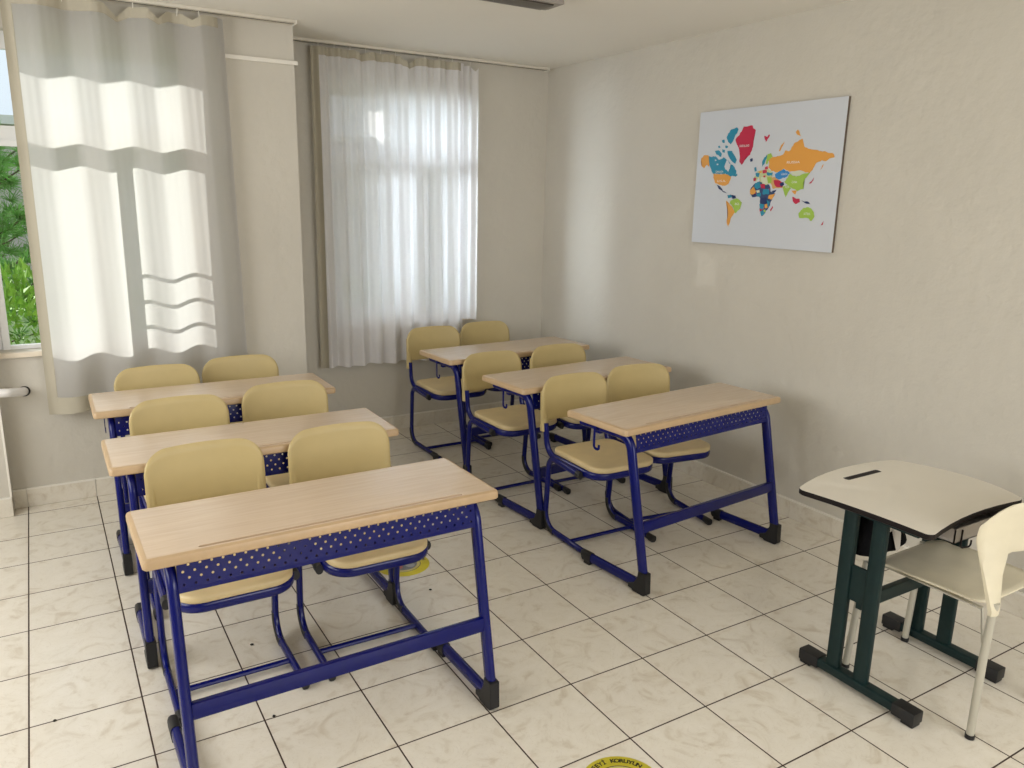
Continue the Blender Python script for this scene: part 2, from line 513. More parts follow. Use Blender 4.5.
# ------------------------------------------------------------------ windows
def window(name, x0, x1, z0, z1, y, glassL, glassR, top, bars):
    """pvc frame in an opening, real panes; y = frame plane centre"""
    d0, d1 = y - 0.018, y + 0.018
    root = bpy.data.objects.new(name, None); COL.objects.link(root)
    root.location = ((x0 + x1) / 2, y, z0); root['kind'] = 'structure'
    cx = (x0 + x1) / 2
    def B(nm, lst, mat, bev=0.003, par=root):
        return boxes(nm, [(a - cx, b - cx, c - y, d - y, e - z0, f - z0) for a, b, c, d, e, f in lst], mat, par, bev, True)
    B('window_frame', [(x0, glassL[0] - .035, d0, d1, z0, z1), (top[1], x1, d0, d1, z0, z1),
                       (glassL[0] - .035, top[1], d0, d1, top[3], z1),
                       (glassL[0] - .035, top[1], d0, d1, glassL[3] + .03, top[2]),
                       (glassL[0] - .035, top[1], d0, d1, z0, z0 + .018)], M_PVC)
    for (ga, gb, gc, gd) in (glassL, glassR):
        lft = ga - (.035 if (ga, gb) == glassL[:2] else .0525)
        rgt = gb + (.0525 if (ga, gb) == glassL[:2] else .05)
        if ga == glassR[0]: lft = (glassL[1] + glassR[0]) / 2; 
        else: rgt = (glassL[1] + glassR[0]) / 2
        s = B('sash', [(lft + .001, ga, d0 - .012, d1 - .012, gc - .03, gd + .03), (gb, rgt - .001, d0 - .012, d1 - .012, gc - .03, gd + .03),
                   (ga, gb, d0 - .012, d1 - .012, gc - .03, gc), (ga, gb, d0 - .012, d1 - .012, gd, gd + .03)], M_PVC)
        B('pane', [(ga - .004, gb + .004, y - .003, y + .003, gc - .004, gd + .004)], M_GLASS, 0.0, s and root)
    B('pane', [(glassL[0] - .004, top[1] + .004, y - .003, y + .003, top[2] - .004, top[3] + .004)], M_GLASS, 0.0)
    B('window_handle', [((glassL[1] + glassR[0]) / 2 + .018, (glassL[1] + glassR[0]) / 2 + .034, d0 - .06, d0 - .045, 1.30, 1.42),
                        ((glassL[1] + glassR[0]) / 2 + .020, (glassL[1] + glassR[0]) / 2 + .032, d0 - .045, d0 - .012, 1.395, 1.41)], M_PVC)
    if bars:
        B('guard_rail', [(glassR[0] - .02, glassR[1] + .02, d0 - .030, d0 - .014, zz, zz + .016) for zz in bars], M_PVC)
    return root
window('window_1', LW[0], LW[1], LW[2], LW[3], 2.885, (-1.655, -1.250, 0.880, 1.90), (-1.158, -0.805, 0.915, 1.90),
       (-1.655, -0.775, 2.000, 2.365), (1.02, 1.16, 1.30))
window('window_2', RW[0], RW[1], RW[2], RW[3], 3.34, (0.33, 0.74, 0.90, 1.86), (0.86, 1.30, 0.90, 1.86),
       (0.33, 1.30, 1.95, 2.34), None)
# inner sills
bm = bmesh.new(); box(bm, -1.728, -0.71, LY - .03, 2.85, 0.832, 0.859, bev=0.004)
struct(link('trim_3', bm, M_SILL))
bm = bmesh.new(); box(bm, 0.22, 1.33, FY - .03, 3.305, 0.792, 0.819, bev=0.004)
struct(link('trim_4', bm, M_SILL))

# ------------------------------------------------------------------ outside
M_GRASS = plain('yard_grass', (0.12, 0.20, 0.05), 0.9, var=0.4, scale=3)
bm = bmesh.new(); box(bm, -30, 30, 3.5, 60, -0.9, -0.6)
struct(link('floor_outside', bm, M_GRASS, smooth=False))
M_PINK = plain('pale_pink_render', (0.62, 0.53, 0.50), 0.9, var=0.05, scale=0.6)
nb = thing('neighbouring_building', 'pale pink building seen through the left window beyond the trees', 'building', (1.0, 20.0, -0.6))
boxes('wall', [(-6.5, 9, 0, 8, 0, 3.7)], M_PINK, nb)
boxes('roof_edge', [(-6.7, 9.2, -.25, 8.2, 3.7, 3.9)], M_WHITE_PAINT, nb, 0.01)
M_DGLASS = plain('dark_window', (0.10, 0.12, 0.14), 0.15)
for wx in (-5.0, -1.0, 3.0, 7.0):
    f = boxes('window', [(wx - .6, wx + .6, -.06, 0.0, 1.2, 2.7)], M_PVC, nb, 0.01)
    boxes('pane', [(wx - .52, wx - .03, -.075, -.06, 1.28, 2.62), (wx + .03, wx + .52, -.075, -.06, 1.28, 2.62)], M_DGLASS, f)
# added unseen wall keeping sun off the right window, its hole shaping one spot
boxes('sun_blocker_wall', [(-0.28, -0.10, 3.46, 3.86, -.6, 3.6), (-0.28, -0.10, 4.24, 6.2, -.6, 3.6),
                    (-0.28, -0.10, 3.86, 4.24, -.6, 2.45), (-0.28, -0.10, 3.86, 4.24, 2.77, 3.6)], M_WALL)
struct(bpy.data.objects['sun_blocker_wall'])

rnd = random.Random(4)
M_NEEDLE = plain('pine_needles', (0.20, 0.46, 0.09), 0.6, var=0.3, scale=4)
M_LEAF = plain('bright_leaves', (0.24, 0.46, 0.04), 0.6, var=0.35, scale=5)
M_BARK = plain('bark', (0.12, 0.08, 0.05), 0.9, var=0.3, scale=14)
def blade(bm, p, d, ln, w):
    d = d.normalized(); s = d.cross(Vector((rnd.uniform(-1, 1), rnd.uniform(-1, 1), rnd.uniform(-1, 1)))).normalized() * w
    a = bm.verts.new(p - s); b = bm.verts.new(p + s); c = bm.verts.new(p + d * ln)
    bm.faces.new((a, b, c))
def pine(loc, h, label):
    t = thing('pine_tree', label, 'tree', loc)
    tube('trunk', [(0, 0, 0), (0.03, 0, h * .5), (0, 0.02, h)], .07, .07, (1, 0, 0), M_BARK, t, 8, taper=lambda q: 1 - .7 * q)
    bm = bmesh.new(); bb = bmesh.new()
    for k in range(34):
        z = h * (0.22 + 0.78 * k / 34); ang = k * 2.4
        ln = (1 - 0.62 * k / 34) * 1.15
        d = Vector((math.cos(ang), math.sin(ang), 0.32)).normalized()
        b0 = Vector((0, 0, z)); sweep(bb, [b0, b0 + d * ln * .5, b0 + d * ln + Vector((0, 0, .1))], .009, .009, (0, 0, 1), 5)
        for q in range(9):
            c = b0 + d * ln * (0.3 + 0.7 * q / 8) + Vector((rnd.uniform(-.12, .12), rnd.uniform(-.12, .12), rnd.uniform(-.03, .12)))
            for j in range(60):
                v = Vector((rnd.gauss(0, 1), rnd.gauss(0, 1), rnd.gauss(0.5, .8)))
                blade(bm, c, v + d * .6, rnd.uniform(.12, .22), .0062)
    link('branches', bb, M_BARK, t); link('needles', bm, M_NEEDLE, t, False)
def bush(loc, rx, rz, label, mat):
    t = thing('leafy_bush', label, 'bush', loc)
    tube('stem', [(0, 0, 0), (0.02, 0, rz)], .04, .04, (1, 0, 0), M_BARK, t, 8)
    bm = bmesh.new()
    for k in range(5200):
        v = Vector((rnd.gauss(0, 1), rnd.gauss(0, 1), rnd.gauss(0, 1))).normalized() * rnd.uniform(.72, 1.0)
        lump = 1 + .16 * math.sin(v.x * 7 + 1) * math.sin(v.y * 6) * math.cos(v.z * 8)
        p = Vector((v.x * rx * lump, v.y * rx * lump, rz + v.z * rz * lump))
        blade(bm, p, Vector((v.x, v.y, v.z + rnd.uniform(-.6, .9))) + Vector((rnd.uniform(-.6, .6), rnd.uniform(-.6, .6), 0)), rnd.uniform(.05, .11), .02)
    link('foliage', bm, mat, t, False)
pine((-2.0, 8.0, -.6), 2.75, 'green pine tree with long needles outside the left window')
bush((-1.7, 5.6, -.6), 0.75, 0.83, 'bright green leafy bush below the pine, seen through the left window', M_LEAF)
bush((-4.4, 8.6, -.6), 0.9, 0.9, 'bright green leafy bush farther behind the pine tree', M_LEAF)

# ------------------------------------------------------------------ curtain rails and curtains
def rail(label, x0, x1, y, hooks):
    t = thing('curtain_rail', label, 'curtain rail', ((x0 + x1) / 2, y, CH), 0, 'ceiling curtain rails')
    c = (x0 + x1) / 2
    bm = bmesh.new()
    box(bm, x0 - c, x1 - c, -.035, .035, -.018, -0.0005, bev=0.003)
    box(bm, x0 - c, x1 - c, -.004, .004, -.019, -.0175, mi=1)
    link('rail_body', bm, [M_RAIL, M_DARK], t)
    boxes('end_cap', [(x1 - c, x1 - c + .008, -.034, .034, -.024, -.001)], M_WHITE_PAINT, t, 0.002, True)
rail('white ceiling curtain rail above the left window', -1.72, -0.115, 2.70, 0)
rail('white ceiling curtain rail above the right window', -0.085, 1.90, 3.175, 0)

def curtain(name, label, x0, x1, y, z0, z1, mat, fold, droops, flare=0.0, hems=True, nx=220, nz=60, seed=1, cat='curtain', shift=None):
    c = (x0 + x1) / 2
    root = thing(name, label, cat, (c, y, z0), 0)
    def pos(x, z, lift=0.0):
        """x in world, z world -> local point"""
        t = (z - z0) / (z1 - z0)
        u = (x - x0) / (x1 - x0)
        dy = fold(x, t)
        xx = x + flare * (1 - t) * (u - 0.0)
        # droop of the heading between hooks
        drop = 0.0
        for (dx, w, dd) in droops:
            q = abs(x - dx) / w
            if q < 1: drop += dd * (1 - q)
        zz = z - drop * max(0.0, (t - 0.93) / 0.07) ** 1.5
        zz += 0.006 * math.sin(x * 23 + seed) * max(0, 1 - t * 14)
        return Vector((xx - c, dy + lift, zz - z0))
    def sheet(nm, xa, xb, za, zb, n, m, mt, lift, par):
        bm = bmesh.new(); g = []
        for i in range(n + 1):
            x = xa + (xb - xa) * i / n
            g.append([bm.verts.new(pos(x, za + (zb - za) * j / m, lift)) for j in range(m + 1)])
        for i in range(n):
            for j in range(m):
                bm.faces.new((g[i][j], g[i + 1][j], g[i + 1][j + 1], g[i][j + 1]))
        return link(nm, bm, mt, par, True, 180)
    sheet('curtain_cloth', x0, x1, z0, z1, nx, nz, mat, 0, root)
    if hems:
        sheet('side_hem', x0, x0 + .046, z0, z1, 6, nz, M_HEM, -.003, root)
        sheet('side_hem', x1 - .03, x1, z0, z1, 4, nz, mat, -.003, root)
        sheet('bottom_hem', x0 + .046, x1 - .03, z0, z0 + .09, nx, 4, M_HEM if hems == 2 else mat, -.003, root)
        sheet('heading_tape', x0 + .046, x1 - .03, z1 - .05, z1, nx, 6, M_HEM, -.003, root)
    # hooks on the rail
    k = x0 + .05
    while k < x1 - .03:
        if not any(abs(k - d[0]) < d[1] * .55 for d in droops):
            p = pos(k, z1 - .005)
            bm = bmesh.new()
            sweep(bm, [p + Vector((0, .006, -.02)), Vector((p.x, 0.003, CH - z0 - .019))], .0022, .0022, (1, 0, 0), 6)
            link('curtain_hook', bm, M_WHITE_PAINT, root)
        k += .105
    return root

def foldL(x, t):
    a = 0.0270
    return a * math.sin(2 * PI * (x + 1.52) / 0.250 + 0.7 + 0.5 * (1 - t)) + 0.0022 * math.sin(2 * PI * x / 0.083 + 2 * t) * (0.3 + .7 * t) \
        + 0.0008 * math.sin(x * 171 + 5 * t) * t
curtain('left_curtain'.replace('left_', ''), 'off-white curtain with wide sunlit patches over the left window, brown hem along its left edge',
        -1.515, -0.500, 2.68, 0.525, 2.600, M_CURTAIN_L, foldL, [(-1.02, .06, .055), (-0.83, .05, .045), (-0.66, .05, .03)], 0.03, 2)

def foldR(x, t):
    a = 0.014 + 0.012 * (1 - t)
    return a * math.sin(2 * PI * x / 0.118 + 0.9 + math.sin(3 * x)) + 0.007 * math.sin(2 * PI * x / 0.047 + 3 * t) * (0.4 + .6 * t)
curtain('curtain', 'wide sheer white curtain hanging over the right window, nearly to desk height',
        0.115, 1.205, 3.155, 0.530, 2.60, M_CURTAIN_R, foldR, [(0.78, .06, .05), (0.45, .05, .02)], 0.0, 1, seed=3)
curtain('curtain', 'narrow shorter strip of sheer curtain at the right edge of the right window',
        1.212, 1.325, 3.180, 0.80, 2.59, M_CURTAIN_R, lambda x, t: .012 * math.sin(2 * PI * x / .07), [(1.30, .03, .03)], 0.0, 0, nx=50, seed=5)

# ------------------------------------------------------------------ pipe, ceiling lamp
t = thing('heating_pipe', 'short white pipe running out of the wall under the left window sill', 'pipe', (-1.62, LY, 0.645))
tube('pipe', fillet([(-.62, -.142, .050), (-.07, -.142, .030), (0.0, -.062, .012), (0.0, -.001, 0)], .04), .023, .023, (0, 0, 1), M_PIPE, t, 16)
bm = bmesh.new(); bmesh.ops.create_cone(bm, cap_ends=True, segments=24, radius1=.028, radius2=.0265, depth=.004,
                                        matrix=Matrix.Translation((0.004, -.003, 0)) @ Matrix.Rotation(PI / 2, 4, 'X'))
link('wall_collar', bm, M_DARK, t)
for k in (-.5,):
    bm = bmesh.new(); box(bm, k - .01, k + .01, -.142, -.1115, .03, .065, bev=.002)
    link('pipe_clip', bm, M_PIPE, t)

t = thing('ceiling_lamp', 'long grey fluorescent ceiling lamp cut off by the top edge', 'lamp', (0.17, 1.40, CH), math.radians(-90))
bm = bmesh.new()
box(bm, -.075, .075, -.60, .60, -.050, -.0008, bev=0.008)
link('lamp_housing', bm, M_LAMP, t)
bm = bmesh.new(); box(bm, -.058, .058, -.56, .56, -.056, -.0495, bev=0.003)
link('lamp_louvre', bm, M_LAMP_DIFF, t)
for sy in (-.605, .605):
    bm = bmesh.new(); box(bm, -.070, .070, sy - .006, sy + .006, -.046, -.002, bev=.003)
    link('end_cap', bm, M_LAMP, t)

# ------------------------------------------------------------------ world map board
MAPCOL = {'red': (0.50, 0.010, 0.055), 'teal': (0.010, 0.235, 0.38), 'orange': (0.72, 0.33, 0.055), 'green': (0.33, 0.52, 0.07),
          'navy': (0.01, 0.03, 0.13), 'blue': (0.02, 0.22, 0.55), 'pale': (0.62, 0.66, 0.50), 'board': (0.58, 0.61, 0.66), 'base': (0.03, 0.06, 0.16), 'lime': (0.52, 0.58, 0.30), 'amber': (0.62, 0.36, 0.12)}
MAP_SHAPES = {
 'base': [
  [(-0.0695, -0.0652), (-0.0432, -0.0318), (-0.0079, -0.022), (0.0316, -0.0338), (0.0645, -0.0389), (0.074, -0.0732), (0.1091, -0.0828), (0.0869, -0.1181), (0.0788, -0.1388), (0.0738, -0.1595), (0.0542, -0.1764), (0.0459, -0.1974), (0.0251, -0.2064), (0.0102, -0.1733), (0.0095, -0.1399), (0.0082, -0.1107), (-0.0038, -0.1025), (-0.048, -0.1046), (-0.067, -0.0862)],
 ],
 'lime': [
  [(-0.0525, -0.0192), (-0.0516, 0.0016), (-0.0337, 0.0096), (-0.0306, 0.0303), (0.0013, 0.0379), (0.0436, 0.0452), (0.078, 0.0243), (0.0757, 0.0001), (0.0743, -0.0324), (0.0324, -0.0404), (-0.0022, -0.0237), (-0.016, -0.0005), (-0.03, -0.0219)],
 ],
 'amber': [
  [(0.049, 0.0004), (0.0968, -0.0002), (0.158, -0.0328), (0.1507, -0.0569), (0.1195, -0.0569), (0.0884, -0.0609), (0.0748, -0.0365)],
 ],
 'red': [
  [(-0.0426, -0.1028), (-0.0507, -0.0819), (-0.0349, -0.0735), (-0.0219, -0.0901)],
  [(0.0268, -0.1562), (0.0422, -0.1576), (0.0397, -0.1726), (0.0262, -0.1696)],
  [(0.0644, -0.1266), (0.0756, -0.1306), (0.0729, -0.1438)],
  [(0.0462, -0.065), (0.0688, -0.0568), (0.0665, -0.0732)],
  [(0.0156, 0.009), (0.0306, 0.0104), (0.0298, -0.001), (0.0166, 0.0008)],
  [(-0.2099, 0.2068), (-0.1836, 0.2305), (-0.1687, 0.2504), (-0.1541, 0.2719), (-0.0927, 0.2745), (-0.0863, 0.2579), (-0.0656, 0.2501), (-0.0761, 0.2084), (-0.0752, 0.1633), (-0.0916, 0.1227), (-0.1236, 0.1072), (-0.1355, 0.0825), (-0.1477, 0.0685), (-0.166, 0.0875), (-0.162, 0.1126), (-0.1726, 0.1448), (-0.1958, 0.1852)],
  [(-0.004, 0.2167), (0.0183, 0.2099), (0.0326, 0.2228), (0.0357, 0.2146), (0.0227, 0.1993), (0.0107, 0.1838)],
  [(0.0067, 0.0378), (0.0335, 0.0397), (0.0379, 0.0209), (0.0087, 0.0214)],
  [(-0.0543, -0.0042), (-0.0325, -0.0003), (-0.0339, -0.0169), (-0.0489, -0.0217)],
  [(-0.0007, -0.0361), (0.0316, -0.0338), (0.0351, -0.0626), (0.0072, -0.0568)],
  [(0.0882, -0.0162), (0.1227, -0.0149), (0.158, -0.0328), (0.1523, -0.0529), (0.119, -0.0528), (0.096, -0.0366)],
  [(-0.2163, -0.1539), (-0.1912, -0.1647), (-0.199, -0.1797), (-0.2121, -0.1695)],
  [(0.0828, -0.1716), (0.0971, -0.1491), (0.1025, -0.1589), (0.0902, -0.1797)],
  [(0.2225, -0.1006), (0.2435, -0.1084), (0.2706, -0.1104), (0.2748, -0.1278), (0.2472, -0.1377), (0.2283, -0.1228)],
  [(0.4109, -0.2465), (0.4237, -0.2297), (0.4324, -0.2178), (0.4294, -0.2373)],
  [(0.3173, -0.0337), (0.335, -0.0222), (0.3459, -0.0031), (0.3441, -0.0184), (0.3318, -0.0338)],
  [(0.0194, 0.0498), (0.0399, 0.0575), (0.0439, 0.0428), (0.0247, 0.0415)],
  [(0.0105, -0.1666), (0.0276, -0.1629), (0.0271, -0.1771), (0.0123, -0.1816)],
 ],
 'teal': [
  [(-0.4063, 0.1205), (-0.3502, 0.1204), (-0.3172, 0.1003), (-0.2882, 0.1124), (-0.2504, 0.0967), (-0.2279, 0.0764), (-0.2121, 0.0718), (-0.1783, 0.0328), (-0.1876, 0.0117), (-0.2345, 0.008), (-0.2539, 0.0212), (-0.3583, 0.0245), (-0.3871, 0.0585), (-0.401, 0.094)],
  [(-0.2622, 0.1483), (-0.2265, 0.1469), (-0.2061, 0.1225), (-0.1856, 0.0965), (-0.1949, 0.0756), (-0.2304, 0.0978), (-0.2535, 0.1241)],
  [(-0.3598, 0.152), (-0.3293, 0.1543), (-0.3027, 0.1344), (-0.3069, 0.1173), (-0.3452, 0.1315)],
  [(-0.2765, 0.2229), (-0.2669, 0.2435), (-0.2455, 0.2633), (-0.2059, 0.2734), (-0.1905, 0.26), (-0.2167, 0.2156), (-0.24, 0.183), (-0.2617, 0.1967)],
  [(-0.302, 0.1601), (-0.2809, 0.155), (-0.2826, 0.1379), (-0.3001, 0.1429)],
  [(-0.3379, 0.1771), (-0.3236, 0.1799), (-0.3174, 0.1676), (-0.3319, 0.1665)],
  [(-0.3109, 0.2076), (-0.2907, 0.2109), (-0.2864, 0.1936), (-0.306, 0.1962)],
  [(-0.2835, 0.1781), (-0.2591, 0.1737), (-0.2638, 0.1628), (-0.2784, 0.1651)],
  [(-0.1935, 0.0118), (-0.175, 0.0243), (-0.1702, 0.0132), (-0.1868, 0.0049)],
  [(0.0015, 0.0543), (-0.0002, 0.087), (0.0261, 0.1186), (0.0328, 0.1079), (0.0169, 0.0702)],
  [(-0.0532, 0.053), (-0.0391, 0.0552), (-0.0333, 0.0344), (-0.0473, 0.0306)],
  [(0.0353, 0.0251), (0.0801, 0.0243), (0.0747, 0.0082), (0.0424, 0.0103)],
  [(-0.0407, 0.0222), (-0.01, 0.0233), (-0.0162, 0.0012), (-0.033, 0.0038)],
  [(-0.0399, -0.0318), (-0.0079, -0.022), (0.0062, -0.0485), (-0.0171, -0.0651), (-0.0407, -0.0526)],
  [(0.0221, -0.0626), (0.065, -0.0609), (0.0653, -0.0896), (0.0221, -0.0899)],
  [(-0.0223, -0.086), (0.0102, -0.0816), (0.0072, -0.1024), (-0.0148, -0.1026)],
  [(0.0524, -0.116), (0.0776, -0.1289), (0.0735, -0.157), (0.0531, -0.1491)],
  [(0.0062, -0.1399), (0.0391, -0.141), (0.037, -0.1685), (0.0125, -0.1648)],
  [(0.0166, -0.1815), (0.0537, -0.1723), (0.0457, -0.1958), (0.0284, -0.2063)],
  [(-0.2348, -0.0958), (-0.209, -0.0913), (-0.1975, -0.1085), (-0.2268, -0.1131)],
 ],
 'orange': [
  [(-0.4629, 0.1135), (-0.4457, 0.1324), (-0.4058, 0.1275), (-0.395, 0.0622), (-0.4168, 0.0768), (-0.4352, 0.0577), (-0.4582, 0.0689), (-0.4511, 0.0865), (-0.4675, 0.0958)],
  [(-0.3581, 0.0228), (-0.2537, 0.0195), (-0.2175, 0.0052), (-0.2356, -0.0351), (-0.2623, -0.0437), (-0.2896, -0.0392), (-0.3337, -0.0302), (-0.3528, -0.0037)],
  [(0.0431, 0.0493), (0.0508, 0.0734), (0.0376, 0.094), (0.0787, 0.1048), (0.1396, 0.1147), (0.1476, 0.1325), (0.1781, 0.1314), (0.1986, 0.1671), (0.2314, 0.181), (0.2501, 0.1878), (0.2731, 0.1446), (0.3341, 0.1307), (0.3913, 0.1209), (0.4477, 0.1077), (0.457, 0.0925), (0.428, 0.086), (0.4071, 0.0717), (0.3829, 0.0799), (0.3434, 0.0597), (0.3328, 0.0317), (0.3153, 0.0189), (0.291, 0.0208), (0.2503, 0.0332), (0.2014, 0.0263), (0.1487, 0.0423), (0.1094, 0.0254), (0.0717, 0.0325)],
  [(0.1063, 0.1341), (0.1183, 0.1629), (0.1398, 0.1793), (0.1247, 0.1524), (0.1148, 0.1322)],
  [(0.2042, 0.2248), (0.2165, 0.2364), (0.228, 0.2235), (0.2408, 0.1998), (0.2181, 0.2087)],
  [(-0.241, -0.1263), (-0.2115, -0.1433), (-0.1852, -0.1646), (-0.1669, -0.1902), (-0.1907, -0.2213), (-0.2089, -0.2729), (-0.2235, -0.2505), (-0.2185, -0.1871), (-0.2343, -0.1542)],
  [(-0.0693, -0.0669), (-0.0457, -0.0484), (-0.0238, -0.0735), (-0.047, -0.0945), (-0.0659, -0.0862)],
  [(0.066, -0.0953), (0.1091, -0.0828), (0.0869, -0.1181), (0.0626, -0.1118)],
  [(0.2134, -0.0688), (0.2511, -0.0664), (0.2412, -0.0901), (0.2272, -0.0823)],
  [(0.0427, -0.1435), (0.0605, -0.139), (0.0663, -0.1596), (0.0471, -0.1625)],
  [(0.3792, 0.03), (0.3892, 0.0533), (0.3975, 0.0606), (0.392, 0.0457)],
  [(-0.0199, 0.0326), (0.0016, 0.0354), (0.003, 0.0239), (-0.0143, 0.0226)],
 ],
 'green': [
  [(-0.2053, -0.1241), (-0.1617, -0.1124), (-0.1209, -0.1334), (-0.1295, -0.1695), (-0.1639, -0.1962), (-0.1857, -0.1603), (-0.2117, -0.1416)],
  [(0.0323, 0.1208), (0.055, 0.1257), (0.0702, 0.1051), (0.0467, 0.0897), (0.0325, 0.0658), (0.0251, 0.0741)],
  [(0.1622, -0.0249), (0.1928, 0.0145), (0.2347, 0.0006), (0.2917, 0.0154), (0.3219, 0.0203), (0.2988, -0.0025), (0.2824, -0.0257), (0.2888, -0.0609), (0.2536, -0.0703), (0.2119, -0.0569), (0.1899, -0.0426)],
  [(0.1528, -0.0489), (0.1846, -0.0409), (0.2119, -0.0569), (0.1916, -0.0809), (0.1793, -0.105), (0.163, -0.0729)],
  [(0.273, -0.1833), (0.2948, -0.1606), (0.3325, -0.1504), (0.3637, -0.1693), (0.3761, -0.1978), (0.3564, -0.2235), (0.3347, -0.2053), (0.2957, -0.2065), (0.2792, -0.2086)],
  [(0.0436, 0.0005), (0.0727, -0.0015), (0.0743, -0.0324), (0.0528, -0.0306)],
  [(0.0375, -0.1727), (0.0501, -0.1691), (0.0558, -0.1805), (0.0433, -0.185)],
 ],
 'navy': [
  [(-0.327, -0.0347), (-0.2947, -0.0479), (-0.274, -0.0698), (-0.2361, -0.0845), (-0.2668, -0.0802), (-0.3056, -0.0611)],
  [(-0.2061, -0.0956), (-0.1727, -0.0979), (-0.1664, -0.1125), (-0.1944, -0.1154)],
  [(-0.0886, 0.0978), (-0.069, 0.1013), (-0.0683, 0.0865), (-0.0836, 0.0836)],
  [(-0.0564, -0.0903), (-0.0221, -0.0876), (-0.0368, -0.1045)],
  [(0.0082, -0.1107), (0.0512, -0.1062), (0.0605, -0.139), (0.0171, -0.1397)],
  [(0.2817, -0.1198), (0.3313, -0.127), (0.3426, -0.1393), (0.3056, -0.1305)],
  [(0.1322, -0.0327), (0.157, -0.0248), (0.1631, -0.0409), (0.1447, -0.0504)],
  [(-0.0484, -0.0068), (-0.0427, 0.0015), (-0.0377, -0.0036)],
  [(0.0718, -0.143), (0.0809, -0.1387), (0.0806, -0.1536)],
  [(0.0814, -0.0732), (0.1153, -0.065), (0.1015, -0.0812)],
 ],
 'blue': [
  [(0.0948, 0.016), (0.1489, 0.0407), (0.1944, 0.0185), (0.1694, -0.001), (0.1245, -0.0125), (0.1002, -0.0018)],
 ],
 'board': [
  [(-0.2568, 0.1003), (-0.2403, 0.081), (-0.2276, 0.0739), (-0.2301, 0.0534), (-0.2409, 0.033), (-0.2653, 0.0473), (-0.2742, 0.063), (-0.2686, 0.0775)],
  [(-0.3545, 0.1032), (-0.3447, 0.1046), (-0.339, 0.0975), (-0.3499, 0.0952)],
  [(-0.337, 0.0792), (-0.325, 0.0815), (-0.3215, 0.0727), (-0.3324, 0.0712)],
 ],
 'pale': [
  [(0.1969, 0.0224), (0.2407, 0.031), (0.2892, 0.0193), (0.2345, 0.0022)],
  [(0.0003, 0.001), (0.0402, 0.0021), (0.0513, -0.0364), (0.0208, -0.0338), (0.0038, -0.0197)],
  [(-0.0243, -0.0693), (-0.0028, -0.0651), (0.0023, -0.08), (-0.0171, -0.0834)],
 ],
}
MAP_NAMES = [
  ('GREENLAND', -0.1368, 0.1701, 0.0708),
  ('RUSSIA', 0.2072, 0.0733, 0.0822),
  ('CANADA', -0.3101, 0.0342, 0.0590),
  ('U.S.A.', -0.2885, -0.0174, 0.0671),
  ('CHINA', 0.2281, -0.0269, 0.0350),
  ('BRAZIL', -0.1546, -0.1442, 0.0328),
  ('AUSTRALIA', 0.3273, -0.1859, 0.0407),
  ('KAZAKHSTAN', 0.1572, 0.0143, 0.0390),
  ('INDIA', 0.1828, -0.0513, 0.0266),
]

t = thing('world_map_board', 'white rectangular world map board with coloured countries on the right wall', 'wall map', (RX, 1.0745, 1.832))
bm = bmesh.new(); box(bm, -.017, -.0015, -.4985, .4985, -.373, .373, bev=.0015)
bm.faces.ensure_lookup_table()
for f in bm.faces:
    f.material_index = 1 if abs(f.normal.x) < .5 else 0
link('board', bm, [M_BOARD, M_BOARD_EDGE], t, False)
bm = bmesh.new(); mats = []; names = list(MAP_SHAPES)
kk = 0
for mi, c in enumerate(names):
    mats.append(plain('print_' + c, MAPCOL[c], 0.38))
    for pl in MAP_SHAPES[c]:
        kk += 1
        x = -.0174 - .00002 * kk - (.0006 if c == 'board' else 0)
        # roughen the coast
        pts = []
        n = len(pl)
        for i in range(n):
            a = Vector(pl[i]); b = Vector(pl[(i + 1) % n]); L = (b - a).length
            m = max(1, int(L / .009)); nrm = Vector((-(b - a).y, (b - a).x)).normalized() if L > 0 else Vector((0, 0))
            for k in range(m):
                j = rnd.uniform(-.0028, .0028) if (k or n > 8) else 0
                pts.append(a + (b - a) * (k / m) + nrm * j)
        vs = [bm.verts.new((x, -p.x, p.y)) for p in pts]
        f = bm.faces.new(vs); f.material_index = mi
bmesh.ops.triangulate(bm, faces=bm.faces)
for f in bm.faces:
    f.normal_update()
    if f.normal.x > 0: f.normal_flip()
link('printed_countries', bm, mats, t, False)
M_PRINT = plain('print_white', (.8, .8, .78), .4)
for (s, u, v, w) in MAP_NAMES:
    bm = bmesh.new()
    text_bm(bm, s, .017, Matrix(((0, 0, -1, -.0192), (-1, 0, 0, -u), (0, 1, 0, v), (0, 0, 0, 1))), 0, w)
    link('country_name', bm, M_PRINT, t, False)

# ------------------------------------------------------------------ floor stickers
M_YEL = plain('sticker_yellow', (0.60, 0.52, 0.03), 0.4, var=.1, scale=20)
M_YEL2 = plain('sticker_pale_yellow', (0.55, 0.48, 0.16), 0.4)
M_SGREY = plain('sticker_grey', (0.16, 0.16, 0.17), 0.4, var=.15, scale=30)
M_SRED = plain('sticker_red', (0.45, 0.10, 0.09), 0.4)
M_SBLK = plain('sticker_black', (0.012, 0.012, 0.012), 0.4)
def disc(bm, r, z, mi, c=(0, 0), n=48, sx=1, sy=1):
    vs = [bm.verts.new((c[0] + sx * r * math.cos(2 * PI * k / n), c[1] + sy * r * math.sin(2 * PI * k / n), z)) for k in range(n)]
    f = bm.faces.new(vs); f.material_index = mi
def ring(bm, r0, r1, z, mi, n=48):
    a = [bm.verts.new((r0 * math.cos(2 * PI * k / n), r0 * math.sin(2 * PI * k / n), z)) for k in range(n)]
    b = [bm.verts.new((r1 * math.cos(2 * PI * k / n), r1 * math.sin(2 * PI * k / n), z)) for k in range(n)]
    for k in range(n):
        f = bm.faces.new((a[k], a[(k + 1) % n], b[(k + 1) % n], b[k])); f.material_index = mi
